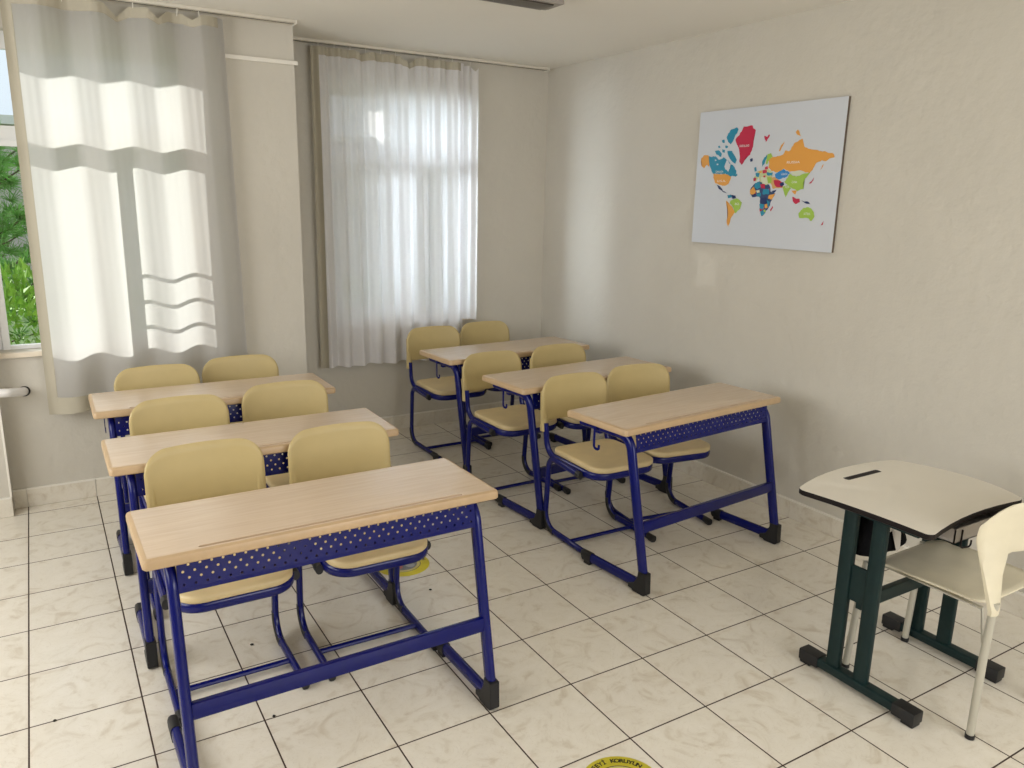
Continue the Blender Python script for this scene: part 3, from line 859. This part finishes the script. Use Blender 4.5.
def sticker(loc, rz, label):
    t = thing('floor_sticker', label, 'sticker', loc, rz, 'round yellow floor stickers')
    bm = bmesh.new()
    bmesh.ops.create_cone(bm, cap_ends=True, segments=56, radius1=.127, radius2=.126, depth=.0006, matrix=Matrix.Translation((0, 0, .0006)))
    link('sticker_disc', bm, M_YEL, t)
    bm = bmesh.new()
    ring(bm, .082, .085, .0011, 2); disc(bm, .082, .00105, 0); disc(bm, .068, .0012, 1)
    disc(bm, .017, .0014, 3, (-.03, .022)); disc(bm, .030, .0014, 3, (-.03, -.022), sx=.8, sy=.9)
    disc(bm, .015, .0014, 4, (.03, .022)); disc(bm, .027, .0014, 4, (.03, -.022), sx=.8, sy=.9)
    link('sticker_emblem', bm, [M_YEL2, M_SGREY, M_SBLK, M_SRED, plain('sticker_light_grey', (.34, .34, .35), .4)], t, False)
    bm = bmesh.new()
    def arc(word, r, centre, step, inward=False):
        n = len(word)
        for i, ch in enumerate(word):
            a = centre - (i - (n - 1) / 2) * step * (1 if not inward else -1)
            rot = a - PI / 2 if not inward else a + PI / 2
            if ch == ' ': continue
            text_bm(bm, ch, .0225, Matrix.Translation((r * math.cos(a), r * math.sin(a), .0013)) @ Matrix.Rotation(rot, 4, 'Z'))
    arc('SOSYAL MESAFEYİ KORUYUN', .1055, math.radians(90), math.radians(7.6))
    link('sticker_text', bm, M_SBLK, t, False)
sticker((-0.152, 1.164, 0), math.radians(-8), 'round yellow floor sticker behind the nearest left desk, partly under a chair')
sticker((-0.155, -0.488, 0), math.radians(17), 'round yellow floor sticker with black lettering at the bottom edge')

# ------------------------------------------------------------------ student desk (two seats)
DW, DD, DH = 1.092, 0.396, 0.745
GL = 'beech topped double desks with blue frames'
def make_desk(label, loc, rz):
    t = thing('double_desk', label, 'desk', loc, rz, GL)
    o = [Vector(p) for p in ((-DW / 2, -DD / 2), (DW / 2, -DD / 2), (DW / 2, DD / 2), (-DW / 2, DD / 2))]
    ol = rounded_outline(o, 0.016, 5)
    bm = bmesh.new()
    z0 = DH - 0.031
    slab(bm, ol, [(.004, z0), (0, z0 + .004), (0, DH - .010), (.0025, DH - .004), (.008, DH - .001), (.014, DH)], 1, 0)
    bm.faces.ensure_lookup_table()
    top = link('desk_top', bm, [M_WOOD, M_WOOD_EDGE], t)
    cb = bmesh.new()
    g = rounded_outline([Vector(p) for p in ((-.40, -.176), (.42, -.176), (.42, -.163), (-.40, -.163))], .005, 3)
    slab(cb, g, [(0, DH - .007), (0, DH + .02)])
    cut(top, cb)
    # pick edge colour only for the sides (keeps groove in top colour)
    XF = 0.474
    for s in (-1, 1):
        fr = thing_part('side_frame', t)
        path = fillet([(s * XF, .165, .694), (s * XF, -.152, .694), (s * XF, -.288, .040), (s * XF, .105, .036)], [.075, .050], 8)
        bm = bmesh.new(); sweep(bm, path, .0155, .0235, (1, 0, 0), 16, 2.6)
        bmesh.ops.recalc_face_normals(bm, faces=bm.faces)
        frame = link('side_frame', bm, M_BLUE, t)
        # black foot at the front bottom bend
        bm = bmesh.new()
        prof = [(-.3075, .105), (-.3115, .010), (-.300, .001), (-.235, .001), (-.228, .008), (-.205, .010), (-.205, .030), (-.24, .045), (-.258, .075), (-.262, .108)]
        a = [bm.verts.new((s * XF - .0180, y, z)) for y, z in prof]; b = [bm.verts.new((s * XF + .0180, y, z)) for y, z in prof]
        bm.faces.new(a); bm.faces.new(list(reversed(b)))
        for k in range(len(prof)):
            bm.faces.new((a[k], b[k], b[(k + 1) % len(prof)], a[(k + 1) % len(prof)]))
        bmesh.ops.recalc_face_normals(bm, faces=bm.faces)
        bmesh.ops.bevel(bm, geom=bm.edges[:], offset=.002, segments=2, affect='EDGES')
        link('foot_cap', bm, M_BLACK, frame)
        bm = bmesh.new()
        sweep(bm, [(s * XF, .052, .0365), (s * XF, .108, .036), (s * XF, .114, .034)], .0175, .0262, (1, 0, 0), 16, 2.8)
        box(bm, s * XF - .014, s * XF + .014, .058, .098, .001, .02, bev=.003)
        bmesh.ops.recalc_face_normals(bm, faces=bm.faces)
        link('end_cap', bm, M_BLACK, frame)
        # bag hook bent from strip
        xh = s * (XF + .020)
        hp = fillet([(xh, .055, .690), (xh, .055, .590), (xh, .022, .590), (xh, .022, .612)], [.014, .014], 5)
        bm = bmesh.new(); sweep(bm, hp, .0022, .0065, (1, 0, 0), 8, 4); box(bm, min(s * (XF + .012), s * (XF + .024)), max(s * (XF + .012), s * (XF + .024)), .040, .070, .680, .712, bev=.002)
        bmesh.ops.recalc_face_normals(bm, faces=bm.faces)
        link('bag_hook', bm, M_BLUE, frame)
        bm = bmesh.new(); box(bm, s * (XF - .05) - .012, s * (XF - .05) + .012, .08, .11, .64, .7135, bev=.002)
        link('tray_bracket', bm, M_BLUE, frame)
    # cross rail between the front legs
    bm = bmesh.new(); box(bm, -XF + .012, XF - .012, -.252, -.230, .272, .322, bev=.006)
    link('cross_rail', bm, M_BLUE, t)
    # perforated front sheet + book tray
    bm = bmesh.new()
    X0, X1, nxc = -.462, .462, 30
    cw = (X1 - X0) / nxc; rows = 4; zb, zt = .638, .710; ch = (zt - zb) / rows
    def fy(z): return -.172 - (.712 - z) * .16
    hr = .0039
    for r in range(rows):
        za, zc = zb + r * ch, zb + (r + 1) * ch
        off = cw / 2 if r % 2 else 0
        edges = [X0] + [X0 + off + k * cw for k in range(0 if off else 1, nxc + (0 if off else 0))] + [X1]
        edges = sorted(set(round(e, 5) for e in edges))
        for xa, xb in zip(edges, edges[1:]):
            full = abs((xb - xa) - cw) < 1e-4
            P = lambda x, z: bm.verts.new((x, fy(z), z))
            if not full:
                bm.faces.new((P(xa, za), P(xb, za), P(xb, zc), P(xa, zc))); continue
            cx, cz = (xa + xb) / 2, (za + zc) / 2
            outer = [P(xa, za), P(cx, za), P(xb, za), P(xb, cz), P(xb, zc), P(cx, zc), P(xa, zc), P(xa, cz)]
            angs = [225, 270, 315, 0, 45, 90, 135, 180]
            inner = [P(cx + hr * math.cos(math.radians(q)), cz + hr * math.sin(math.radians(q))) for q in angs]
            for k in range(8):
                bm.faces.new((outer[k], outer[(k + 1) % 8], inner[(k + 1) % 8], inner[k]))
    bmesh.ops.remove_doubles(bm, verts=bm.verts, dist=1e-5)
    # plain bands above, and curl into the tray floor
    def strip(pts):
        for (ya, za), (yb, zb2) in zip(pts, pts[1:]):
            bm.faces.new((bm.verts.new((X0, ya, za)), bm.verts.new((X1, ya, za)), bm.verts.new((X1, yb, zb2)), bm.verts.new((X0, yb, zb2))))
    strip([(fy(.7135), .7135), (fy(.710), .710)])
    strip([(fy(.638), .638), (-.182, .624), (-.170, .619), (-.125, .622)])
    bmesh.ops.remove_doubles(bm, verts=bm.verts, dist=1e-5)
    bmesh.ops.recalc_face_normals(bm, faces=bm.faces)
    pn = link('perforated_tray', bm, M_BLUE, t, False)
    md = pn.modifiers.new('thickness', 'SOLIDIFY'); md.thickness = .0016
    return t
def thing_part(*a): return None

# ------------------------------------------------------------------ student chair
GC = 'cream plastic chairs on blue tube frames'
def make_chair(label, loc, rz):
    t = thing('school_chair', label, 'chair', loc, rz, GC)
    # seat
    o = [Vector(p) for p in ((-.19, -.235), (.19, -.235), (.19, .175), (-.19, .175))]
    ol = rounded_outline(o, [.085, .085, .06, .06], 8)
    bm = bmesh.new()
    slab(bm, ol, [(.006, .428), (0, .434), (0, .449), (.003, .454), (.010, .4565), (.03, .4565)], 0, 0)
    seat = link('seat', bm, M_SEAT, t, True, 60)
    # seat frame: one bent tube from the left upright round the front to the right upright
    p = fillet([(-.190, .226, .570), (-.192, .200, .411), (-.186, -.220, .411), (.186, -.220, .411), (.192, .200, .411), (.190, .226, .570)],
               [.085, .085, .085, .085], 9)
    bm = bmesh.new(); sweep(bm, p, .0115, .0190, (1, 0, 0), 12, 2.4)
    bmesh.ops.recalc_face_normals(bm, faces=bm.faces)
    link('seat_frame', bm, M_BLUE, t)
    for s in (-1, 1):
        xx = s * .203
        lp = fillet([(xx + s * .006, -.110, .400), (xx + s * .003, .158, .412), (xx, .188, .0200), (xx, -.205, .0200)], [.060, .085], 9)
        bm = bmesh.new(); sweep(bm, lp, .0125, .0170, (1, 0, 0), 12, 2.2)
        bmesh.ops.recalc_face_normals(bm, faces=bm.faces)
        leg = link('leg', bm, M_BLUE, t)
        bm = bmesh.new(); sweep(bm, [(xx + s * .006, -.128, .3995), (xx + s * .006, -.095, .4005)], .0145, .0190, (1, 0, 0), 12, 2.2)
        bmesh.ops.recalc_face_normals(bm, faces=bm.faces)
        link('tube_cap', bm, M_BLACK, leg)
        bm = bmesh.new()
        sweep(bm, [(xx, -.214, .0198), (xx, -.165, .0200)], .0145, .0175, (1, 0, 0), 12, 2.4)
        box(bm, xx - .009, xx + .009, -.21, -.175, .001, .012, bev=.002)
        bmesh.ops.recalc_face_normals(bm, faces=bm.faces)
        link('front_glide', bm, M_BLACK, leg)
        rp = [q for q in lp if q[2] < .16 and q[1] > .088]
        bm = bmesh.new()
        sweep(bm, [Vector((q[0], q[1] + .002, max(q[2] - .002, .0190))) for q in rp], .0137, .0182, (1, 0, 0), 12, 2.3)
        bmesh.ops.recalc_face_normals(bm, faces=bm.faces)
        link('rear_glide', bm, M_BLACK, leg)
    bm = bmesh.new(); sweep(bm, [(-.196, -.040, .022), (.196, -.040, .022)], .010, .0115, (0, 0, 1), 10)
    bmesh.ops.recalc_face_normals(bm, faces=bm.faces)
    link('stretcher', bm, M_BLUE, t)
    # backrest shell
    hw, zt, zb, r = .208, .805, .580, .082
    def backy(x, z): return .222 + (z - .50) * .105 + .022 * (1 - (x / hw) ** 2)
    N, Mz = 36, 14
    bm = bmesh.new(); F = []; B = []
    for i in range(N + 1):
        u = -math.cos(PI * i / N) * (1 - 1e-3)
        u = .55 * u + .45 * (-1 + 2 * i / N)
        x = hw * u
        ax = abs(x) - (hw - r)
        top = zt - .010 * (x / hw) ** 2 - (r - math.sqrt(max(r * r - ax * ax, 0)) if ax > 0 else 0)
        fr, bk = [], []
        for j in range(Mz + 1):
            v = j / Mz
            z = zb + (top - zb) * v
            ed = min((top - z), (z - zb), hw - abs(x) )
            th = .0065 * math.sqrt(min(1, max(ed, 0) / .012)) + .0005
            y = backy(x, z)
            fr.append(bm.verts.new((x, y - th, z))); bk.append(bm.verts.new((x, y + th, z)))
        F.append(fr); B.append(bk)
    for i in range(N):
        for j in range(Mz):
            bm.faces.new((F[i][j], F[i + 1][j], F[i + 1][j + 1], F[i][j + 1]))
            bm.faces.new((B[i][j], B[i][j + 1], B[i + 1][j + 1], B[i + 1][j]))
        bm.faces.new((F[i][Mz], F[i + 1][Mz], B[i + 1][Mz], B[i][Mz]))
        bm.faces.new((F[i][0], B[i][0], B[i + 1][0], F[i + 1][0]))
    for j in range(Mz):
        bm.faces.new((F[0][j], F[0][j + 1], B[0][j + 1], B[0][j]))
        bm.faces.new((F[N][j], B[N][j], B[N][j + 1], F[N][j + 1]))
    for s in (-1, 1):   # moulded sleeves over the uprights
        sp = [(s * .1885, backy(hw, z) + .0145, z) for z in (.525, .57, .62, .68, .73)]
        sweep(bm, sp, .0205, .0225, (1, 0, 0), 14, 2.8, taper=lambda q: 1 - .35 * q)
    bmesh.ops.recalc_face_normals(bm, faces=bm.faces)
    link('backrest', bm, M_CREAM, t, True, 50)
    return t

D = math.radians
desk_spots = [
    (-0.790, 0.308, 0.6, 'beech topped double desk with blue frame nearest the camera at front left'),
    (-0.802, 1.125, -0.2, 'middle desk of the left column, beech top between two pairs of cream chairs'),
    (-0.800, 1.945, -0.4, 'rearmost desk of the left column, just in front of the sunlit curtain'),
    (1.106, 0.712, 5.4, 'nearest desk of the right column, whole blue frame visible beside the right wall'),
    (1.102, 1.520, 4.5, 'middle desk of the right column, beech top with blue frame'),
    (1.092, 2.322, 3.7, 'rearmost desk of the right column, near the room corner'),
]
x, y, a, l = desk_spots[0]
desk0 = make_desk(l, (x, y, 0), D(a))
for x, y, a, l in desk_spots[1:]:
    dup(desk0, (x, y, 0), D(a), l)

chair_spots = [
    (-1.036, 0.641, 0.0, 'left chair of the pair tucked behind the nearest left desk'),
    (-0.532, 0.641, -0.5, 'right chair of the pair tucked behind the nearest left desk'),
    (-1.012, 1.380, 0.0, 'left chair behind the middle desk of the left column'),
    (-0.522, 1.460, 0.0, 'right chair behind the middle desk of the left column'),
    (-1.010, 2.120, 0.0, 'left chair behind the rearmost left desk, against the sunlit curtain'),
    (-0.570, 2.200, 0.0, 'right chair behind the rearmost left desk, near the column'),
    (0.862, 0.990, -1.0, 'left chair of the nearest right desk, its seat and backrest fully in view'),
    (1.298, 1.030, -7.0, 'right chair of the nearest right desk, beside the right wall'),
    (0.832, 1.800, 1.0, 'left chair behind the middle desk of the right column'),
    (1.266, 1.735, -1.0, 'right chair behind the middle desk of the right column'),
    (0.855, 2.690, 0.0, 'left chair of the rearmost right desk, under the right curtain'),
    (1.300, 2.745, 0.0, 'right chair of the rearmost right desk, nearest the room corner'),
]
x, y, a, l = chair_spots[0]
chair0 = make_chair(l, (x, y, 0), D(a))
for k, (x, y, a, l) in enumerate(chair_spots[1:]):
    c = dup(chair0, (x, y, 0), D(a), l)
    if k == 7:                       # its backrest sits pushed lower on the uprights
        for ch in c.children:
            if ch.name.startswith('backrest'): ch.location.z = -0.022

# ------------------------------------------------------------------ white single desk at the right
wt = thing('white_desk', 'white topped single desk with dark green legs at the lower right', 'desk', (1.125, -0.535, 0))
TH = 0.692
def P(x, y): return Vector((x - 1.125, y + .535))
def bez(p0, p1, p2, n=8):
    return [(p0 * (1 - t) ** 2 + p1 * 2 * t * (1 - t) + p2 * t * t) for t in [k / n for k in range(n)]]
cL, cF, cR, cN = P(.783, -.260), P(1.415, -.225), P(1.425, -.722), P(.818, -.750)
ol = []
ol += bez(cN, P(1.13, -.672), cR)                      # near side, hollow
ol += bez(cR, P(1.56, -.50), cF)                       # right side, bulging
ol += bez(cF, P(1.12, -.135), cL)                      # far side, bulging
ol += bez(cL, P(.83, -.50), cN)                        # left side, slightly hollow
ol = rounded_outline(ol, [(0.10 if k == 0 else .045 if k % 8 == 0 else 0.0) for k in range(len(ol))], 6)
bm = bmesh.new()
slab(bm, ol, [(.004, TH - .020), (0, TH - .017), (0, TH - .002), (.0015, TH)], 1, 0)
top = link('desk_top', bm, [M_WHITE_TOP, M_EDGE], wt)
cb = bmesh.new()
sl = rounded_outline([P(1.030, -.292), P(1.238, -.292), P(1.242, -.262), P(1.035, -.262)], .010, 4)
slab(cb, sl, [(0, TH - .010), (0, TH + .02)])
cut(top, cb)
bm = bmesh.new()
slab(bm, inset2d(sl, .001), [(0, TH - .0098), (0, TH - .0015)])
link('pencil_slot', bm, M_EDGE, wt, False)
for sx in (-1, 1):
    xb = sx * .255
    bm = bmesh.new(); sweep(bm, [(xb, .175, .034), (xb, -.175, .034)], .024, .018, (1, 0, 0), 16, 5)
    bmesh.ops.recalc_face_normals(bm, faces=bm.faces)
    ft = link('foot_bar', bm, M_TEAL, wt)
    for sy in (-1, 1):
        bm = bmesh.new(); box(bm, xb - .027, xb + .027, min(sy * .15, sy * .232), max(sy * .15, sy * .232), .013, .056, bev=.006)
        box(bm, xb - .022, xb + .022, min(sy * .185, sy * .228), max(sy * .185, sy * .228), .001, .016, bev=.003)
        link('end_cap', bm, M_BLACK, ft)
    for yy in (.100, -.012):
        bm = bmesh.new(); sweep(bm, [(xb, yy, .050), (xb, yy, TH - .022)], .0145, .027, (1, 0, 0), 16, 4)
        bmesh.ops.recalc_face_normals(bm, faces=bm.faces)
        link('leg', bm, M_TEAL, wt)
    bm = bmesh.new(); box(bm, xb - .004, xb + .004, .014, .074, .33, .462)
    link('leg_plate', bm, M_TEAL, wt)
    bm = bmesh.new(); box(bm, xb - .016, xb + .016, -.15, .16, TH - .040, TH - .0205, bev=.003)
    link('top_bearer', bm, M_TEAL, wt)
bm = bmesh.new(); box(bm, -.245, .245, .028, .052, .300, .350, bev=.004)
link('cross_bar', bm, M_TEAL, wt)
bm = bmesh.new()
box(bm, -.13, .235, -.19, -.186, .618, .668); box(bm, -.13, .235, -.19, -.03, .618, .622)
box(bm, .231, .235, -.19, -.03, .618, .668); box(bm, -.13, -.126, -.19, -.03, .618, .668)
tr = link('book_tray', bm, M_GREY_TRAY, wt, False)
for hx in (-.10, .06, .19):
    bm = bmesh.new()
    sweep(bm, fillet([(hx, -.196, .665), (hx, -.196, .600), (hx + .045, -.205, .600), (hx + .045, -.205, .622)], .012, 4), .003, .003, (0, 1, 0), 8)
    bmesh.ops.recalc_face_normals(bm, faces=bm.faces)
    link('tray_hook', bm, M_EDGE, wt)

# black bag hanging below it
bt = thing('black_bag', 'black bag with a white printed patch hanging under the white desk', 'bag', (1.02, -.435, .470))
bm = bmesh.new()
bmesh.ops.create_cube(bm, size=1.0)
bmesh.ops.subdivide_edges(bm, edges=bm.edges[:], cuts=9, use_grid_fill=True)
for v in bm.verts:
    p = v.co * 2
    k = 1 / ((abs(p.x) ** 4 + abs(p.y) ** 4 + abs(p.z) ** 4) ** .25)
    q = Vector((p.x * k, p.y * k, p.z * k))
    v.co = Vector((q.x * .125 * (1 - .12 * q.z), q.y * .048 * (1.1 - .25 * q.z), .082 + q.z * .082)) + \
        Vector((0, .006 * math.sin(q.x * 9 + q.z * 5), .004 * math.sin(q.x * 7)))
link('bag_body', bm, M_BAG, bt, True, 180)
bm = bmesh.new()
def bagy(x, z):
    a = min(1, abs(x) / .125); b = min(1, abs((z - .082) / .082))
    return -.054 * (1 - a ** 4) ** .25 * (1.1 - .25 * ((z - .082) / .082)) - .0075
def patch(poly, mi, lift):
    n = 10
    c = Vector((sum(p[0] for p in poly) / len(poly), sum(p[1] for p in poly) / len(poly)))
    prev = None
    for k in range(n + 1):
        f = k / n
        ringv = [bm.verts.new((c.x + (p[0] - c.x) * f, bagy(c.x + (p[0] - c.x) * f, c.y + (p[1] - c.y) * f) - lift, c.y + (p[1] - c.y) * f)) for p in poly] if k else [bm.verts.new((c.x, bagy(c.x, c.y) - lift, c.y))]
        if k == 1:
            for j in range(len(poly)): bm.faces.new((prev[0], ringv[j], ringv[(j + 1) % len(poly)])).material_index = mi
        elif k > 1:
            for j in range(len(poly)): bm.faces.new((prev[j], ringv[j], ringv[(j + 1) % len(poly)], prev[(j + 1) % len(poly)])).material_index = mi
        prev = ringv
patch([(p[0] - .055, p[1]) for p in [(-.01, .145), (.03, .150), (.07, .146), (.095, .125), (.100, .08), (.092, .03), (.070, .022), (.072, .06), (.066, .095), (.052, .118), (.035, .122), (.03, .10), (.015, .105), (.005, .125), (-.008, .12)]], 0, .001)
bmesh.ops.recalc_face_normals(bm, faces=bm.faces)
link('printed_patch', bm, plain('patch_white', (.62, .58, .52), .7), bt, False)
bm = bmesh.new(); sweep(bm, fillet([(-.05, 0, .155), (-.05, 0, .198), (.05, 0, .198), (.05, 0, .155)], .02, 5), .011, .0018, (0, 1, 0), 8, 4)
bmesh.ops.recalc_face_normals(bm, faces=bm.faces)
link('strap', bm, M_BAG, bt)

# ------------------------------------------------------------------ white shell chair at the right
sc = thing('white_chair', 'off-white moulded chair with grey legs pushed under the white desk', 'chair', (1.175, -.645, 0))
def C2(x, y): return Vector((x - 1.175, y + .645))
ol = rounded_outline([C2(1.005, -.845), C2(1.365, -.845), C2(1.395, -.50), C2(1.345, -.435), C2(1.06, -.435), C2(.985, -.50)], [.05, .05, .03, .05, .05, .03], 6)
def seatz(x, y):
    f = y + .645 - .645
    u = x / .2
    return .012 * u * u - .010 + (.012 if False else 0) - .02 * max(0, (y - .13) / .08) ** 2 + .010 * max(0, (-y - .1) / .1)
bm = bmesh.new()
R = slab(bm, ol, [(.002, .446), (0, .449), (0, .452), (.002, .454)], 0, 0, zfun=seatz)
# refill the top and bottom with a dished grid
bm.faces.ensure_lookup_table()
tp = [f for f in bm.faces if len(f.verts) > 10]
bmesh.ops.delete(bm, geom=tp, context='FACES_ONLY')
def fill(ringv, z, flip):
    prev = ringv; n = len(ringv)
    for k in range(1, 9):
        f = 1 - k / 8
        if k == 8:
            c = bm.verts.new((0, 0, z + seatz(0, 0)))
            for j in range(n): bm.faces.new((prev[j], prev[(j + 1) % n], c))
            return
        new = [bm.verts.new((v.co.x * f, v.co.y * f, z + seatz(v.co.x * f, v.co.y * f))) for v in ringv]
        for j in range(n): bm.faces.new((prev[j], prev[(j + 1) % n], new[(j + 1) % n], new[j]))
        prev = new
fill(R[-1], .454, 0); fill(R[0], .446, 1)
bmesh.ops.recalc_face_normals(bm, faces=bm.faces)
link('seat', bm, M_SHELL, sc, True, 50)
# backrest: curved panel whose side wings run down as sleeves over the rear tubes
def backpt(u, z, off=0.0):
    """u -1..1 across"""
    x = u * (.252 - .014 * max(0, (.66 - z) / .19))
    wing = .085 * abs(u) ** 2.6 * max(0, min(1, (z - .47) / .22))
    y = -.250 - (z - .47) * .09 + wing
    return Vector((x, y + off, z))
bm = bmesh.new()
N = 32
F = []; Bk = []
for i in range(N + 1):
    u = -1 + 2 * i / N; au = abs(u)
    top = .822 - .085 * max(0, (au - .62) / .38) ** 2.2
    bot = .458 if au > .80 else (.655 - (.655 - .62) * 0 - (0 if au < .66 else (.655 - .458) * ((au - .66) / .14) ** 2.0))
    fr, bk = [], []
    for j in range(21):
        z = bot + (top - bot) * j / 20
        e = min(1, max(0.15, min(top - z, z - bot) / .01))
        if au > .72: e = max(e, .6) + 3.4 * max(0, 1 - (z - .455) / .16) * min(1, max(0, 1 - abs(au - .90) / .13))
        fr.append(bm.verts.new(backpt(u, z, .004 * e))); bk.append(bm.verts.new(backpt(u, z, -.004 * e)))
    F.append(fr); Bk.append(bk)
for i in range(N):
    for j in range(20):
        bm.faces.new((F[i][j], F[i + 1][j], F[i + 1][j + 1], F[i][j + 1])); bm.faces.new((Bk[i][j], Bk[i][j + 1], Bk[i + 1][j + 1], Bk[i + 1][j]))
    bm.faces.new((F[i][20], F[i + 1][20], Bk[i + 1][20], Bk[i][20])); bm.faces.new((F[i][0], Bk[i][0], Bk[i + 1][0], F[i + 1][0]))
for j in range(20):
    bm.faces.new((F[0][j], F[0][j + 1], Bk[0][j + 1], Bk[0][j])); bm.faces.new((F[N][j], Bk[N][j], Bk[N][j + 1], F[N][j + 1]))
bmesh.ops.recalc_face_normals(bm, faces=bm.faces)
link('backrest', bm, M_SHELL, sc, True, 60)
for s in (-1, 1):
    fx = .163 if s > 0 else -.208
    # rear leg tube continues up as the upright
    up = [(s * .200, -.238, .012), (s * .207, -.240, .30), (s * .215, -.248, .46), (s * .217, -.252, .50)]
    bm = bmesh.new(); sweep(bm, up, .0125, .0125, (1, 0, 0), 14)
    bmesh.ops.recalc_face_normals(bm, faces=bm.faces)
    lg = link('leg', bm, M_STEEL, sc)
    bm = bmesh.new(); sweep(bm, [(s * .200, -.238, .001), (s * .200, -.238, .016)], .015, .015, (1, 0, 0), 14)
    link('rubber_foot', bm, M_BLACK, lg)
    bm = bmesh.new(); sweep(bm, [(s * .205, -.228, .345), (s * .150, -.185, .430)], .009, .003, (0, 0, 1), 8, 4)
    sweep(bm, [(s * .150, -.186, .430), (s * .150, .17, .430)], .010, .004, (1, 0, 0), 8, 4)
    bmesh.ops.recalc_face_normals(bm, faces=bm.faces)
    link('seat_bracket', bm, M_STEEL, lg)
    bm = bmesh.new(); sweep(bm, [(fx, .226, .012), (fx * .93, .205, .436)], .0125, .0125, (1, 0, 0), 14)
    bmesh.ops.recalc_face_normals(bm, faces=bm.faces)
    lg = link('leg', bm, M_STEEL, sc)
    bm = bmesh.new(); sweep(bm, [(fx, .226, .001), (fx, .226, .016)], .015, .015, (1, 0, 0), 14)
    link('rubber_foot', bm, M_BLACK, lg)

# ------------------------------------------------------------------ crumbs of dirt on the tiles
def crumb(x, y, r, label):
    bm = bmesh.new(); bmesh.ops.create_icosphere(bm, subdivisions=2, radius=r)
    for v in bm.verts:
        v.co *= 1 + .25 * math.sin(v.co.x * 900 + v.co.y * 700); v.co.z = v.co.z * .4 + r * .42
    o = link('dirt_crumb', bm, M_DARK, None, True, 180); o.location = (x, y, 0)
    tag(o, label, 'crumb', 'dark crumbs of dirt on the floor')
crumb(-0.930, 0.808, .0065, 'dark crumb on the tile under the nearest left desk, seen between its frame and chair')
crumb(-0.967, 0.339, .0055, 'dark crumb on the tile joint just in front of the nearest left desk rail')
crumb(-0.144, 0.872, .0060, 'dark crumb on the aisle tile just in front of the farther yellow sticker')
crumb(-1.592, 0.665, .0055, 'dark crumb on a tile joint at the far left of the floor')
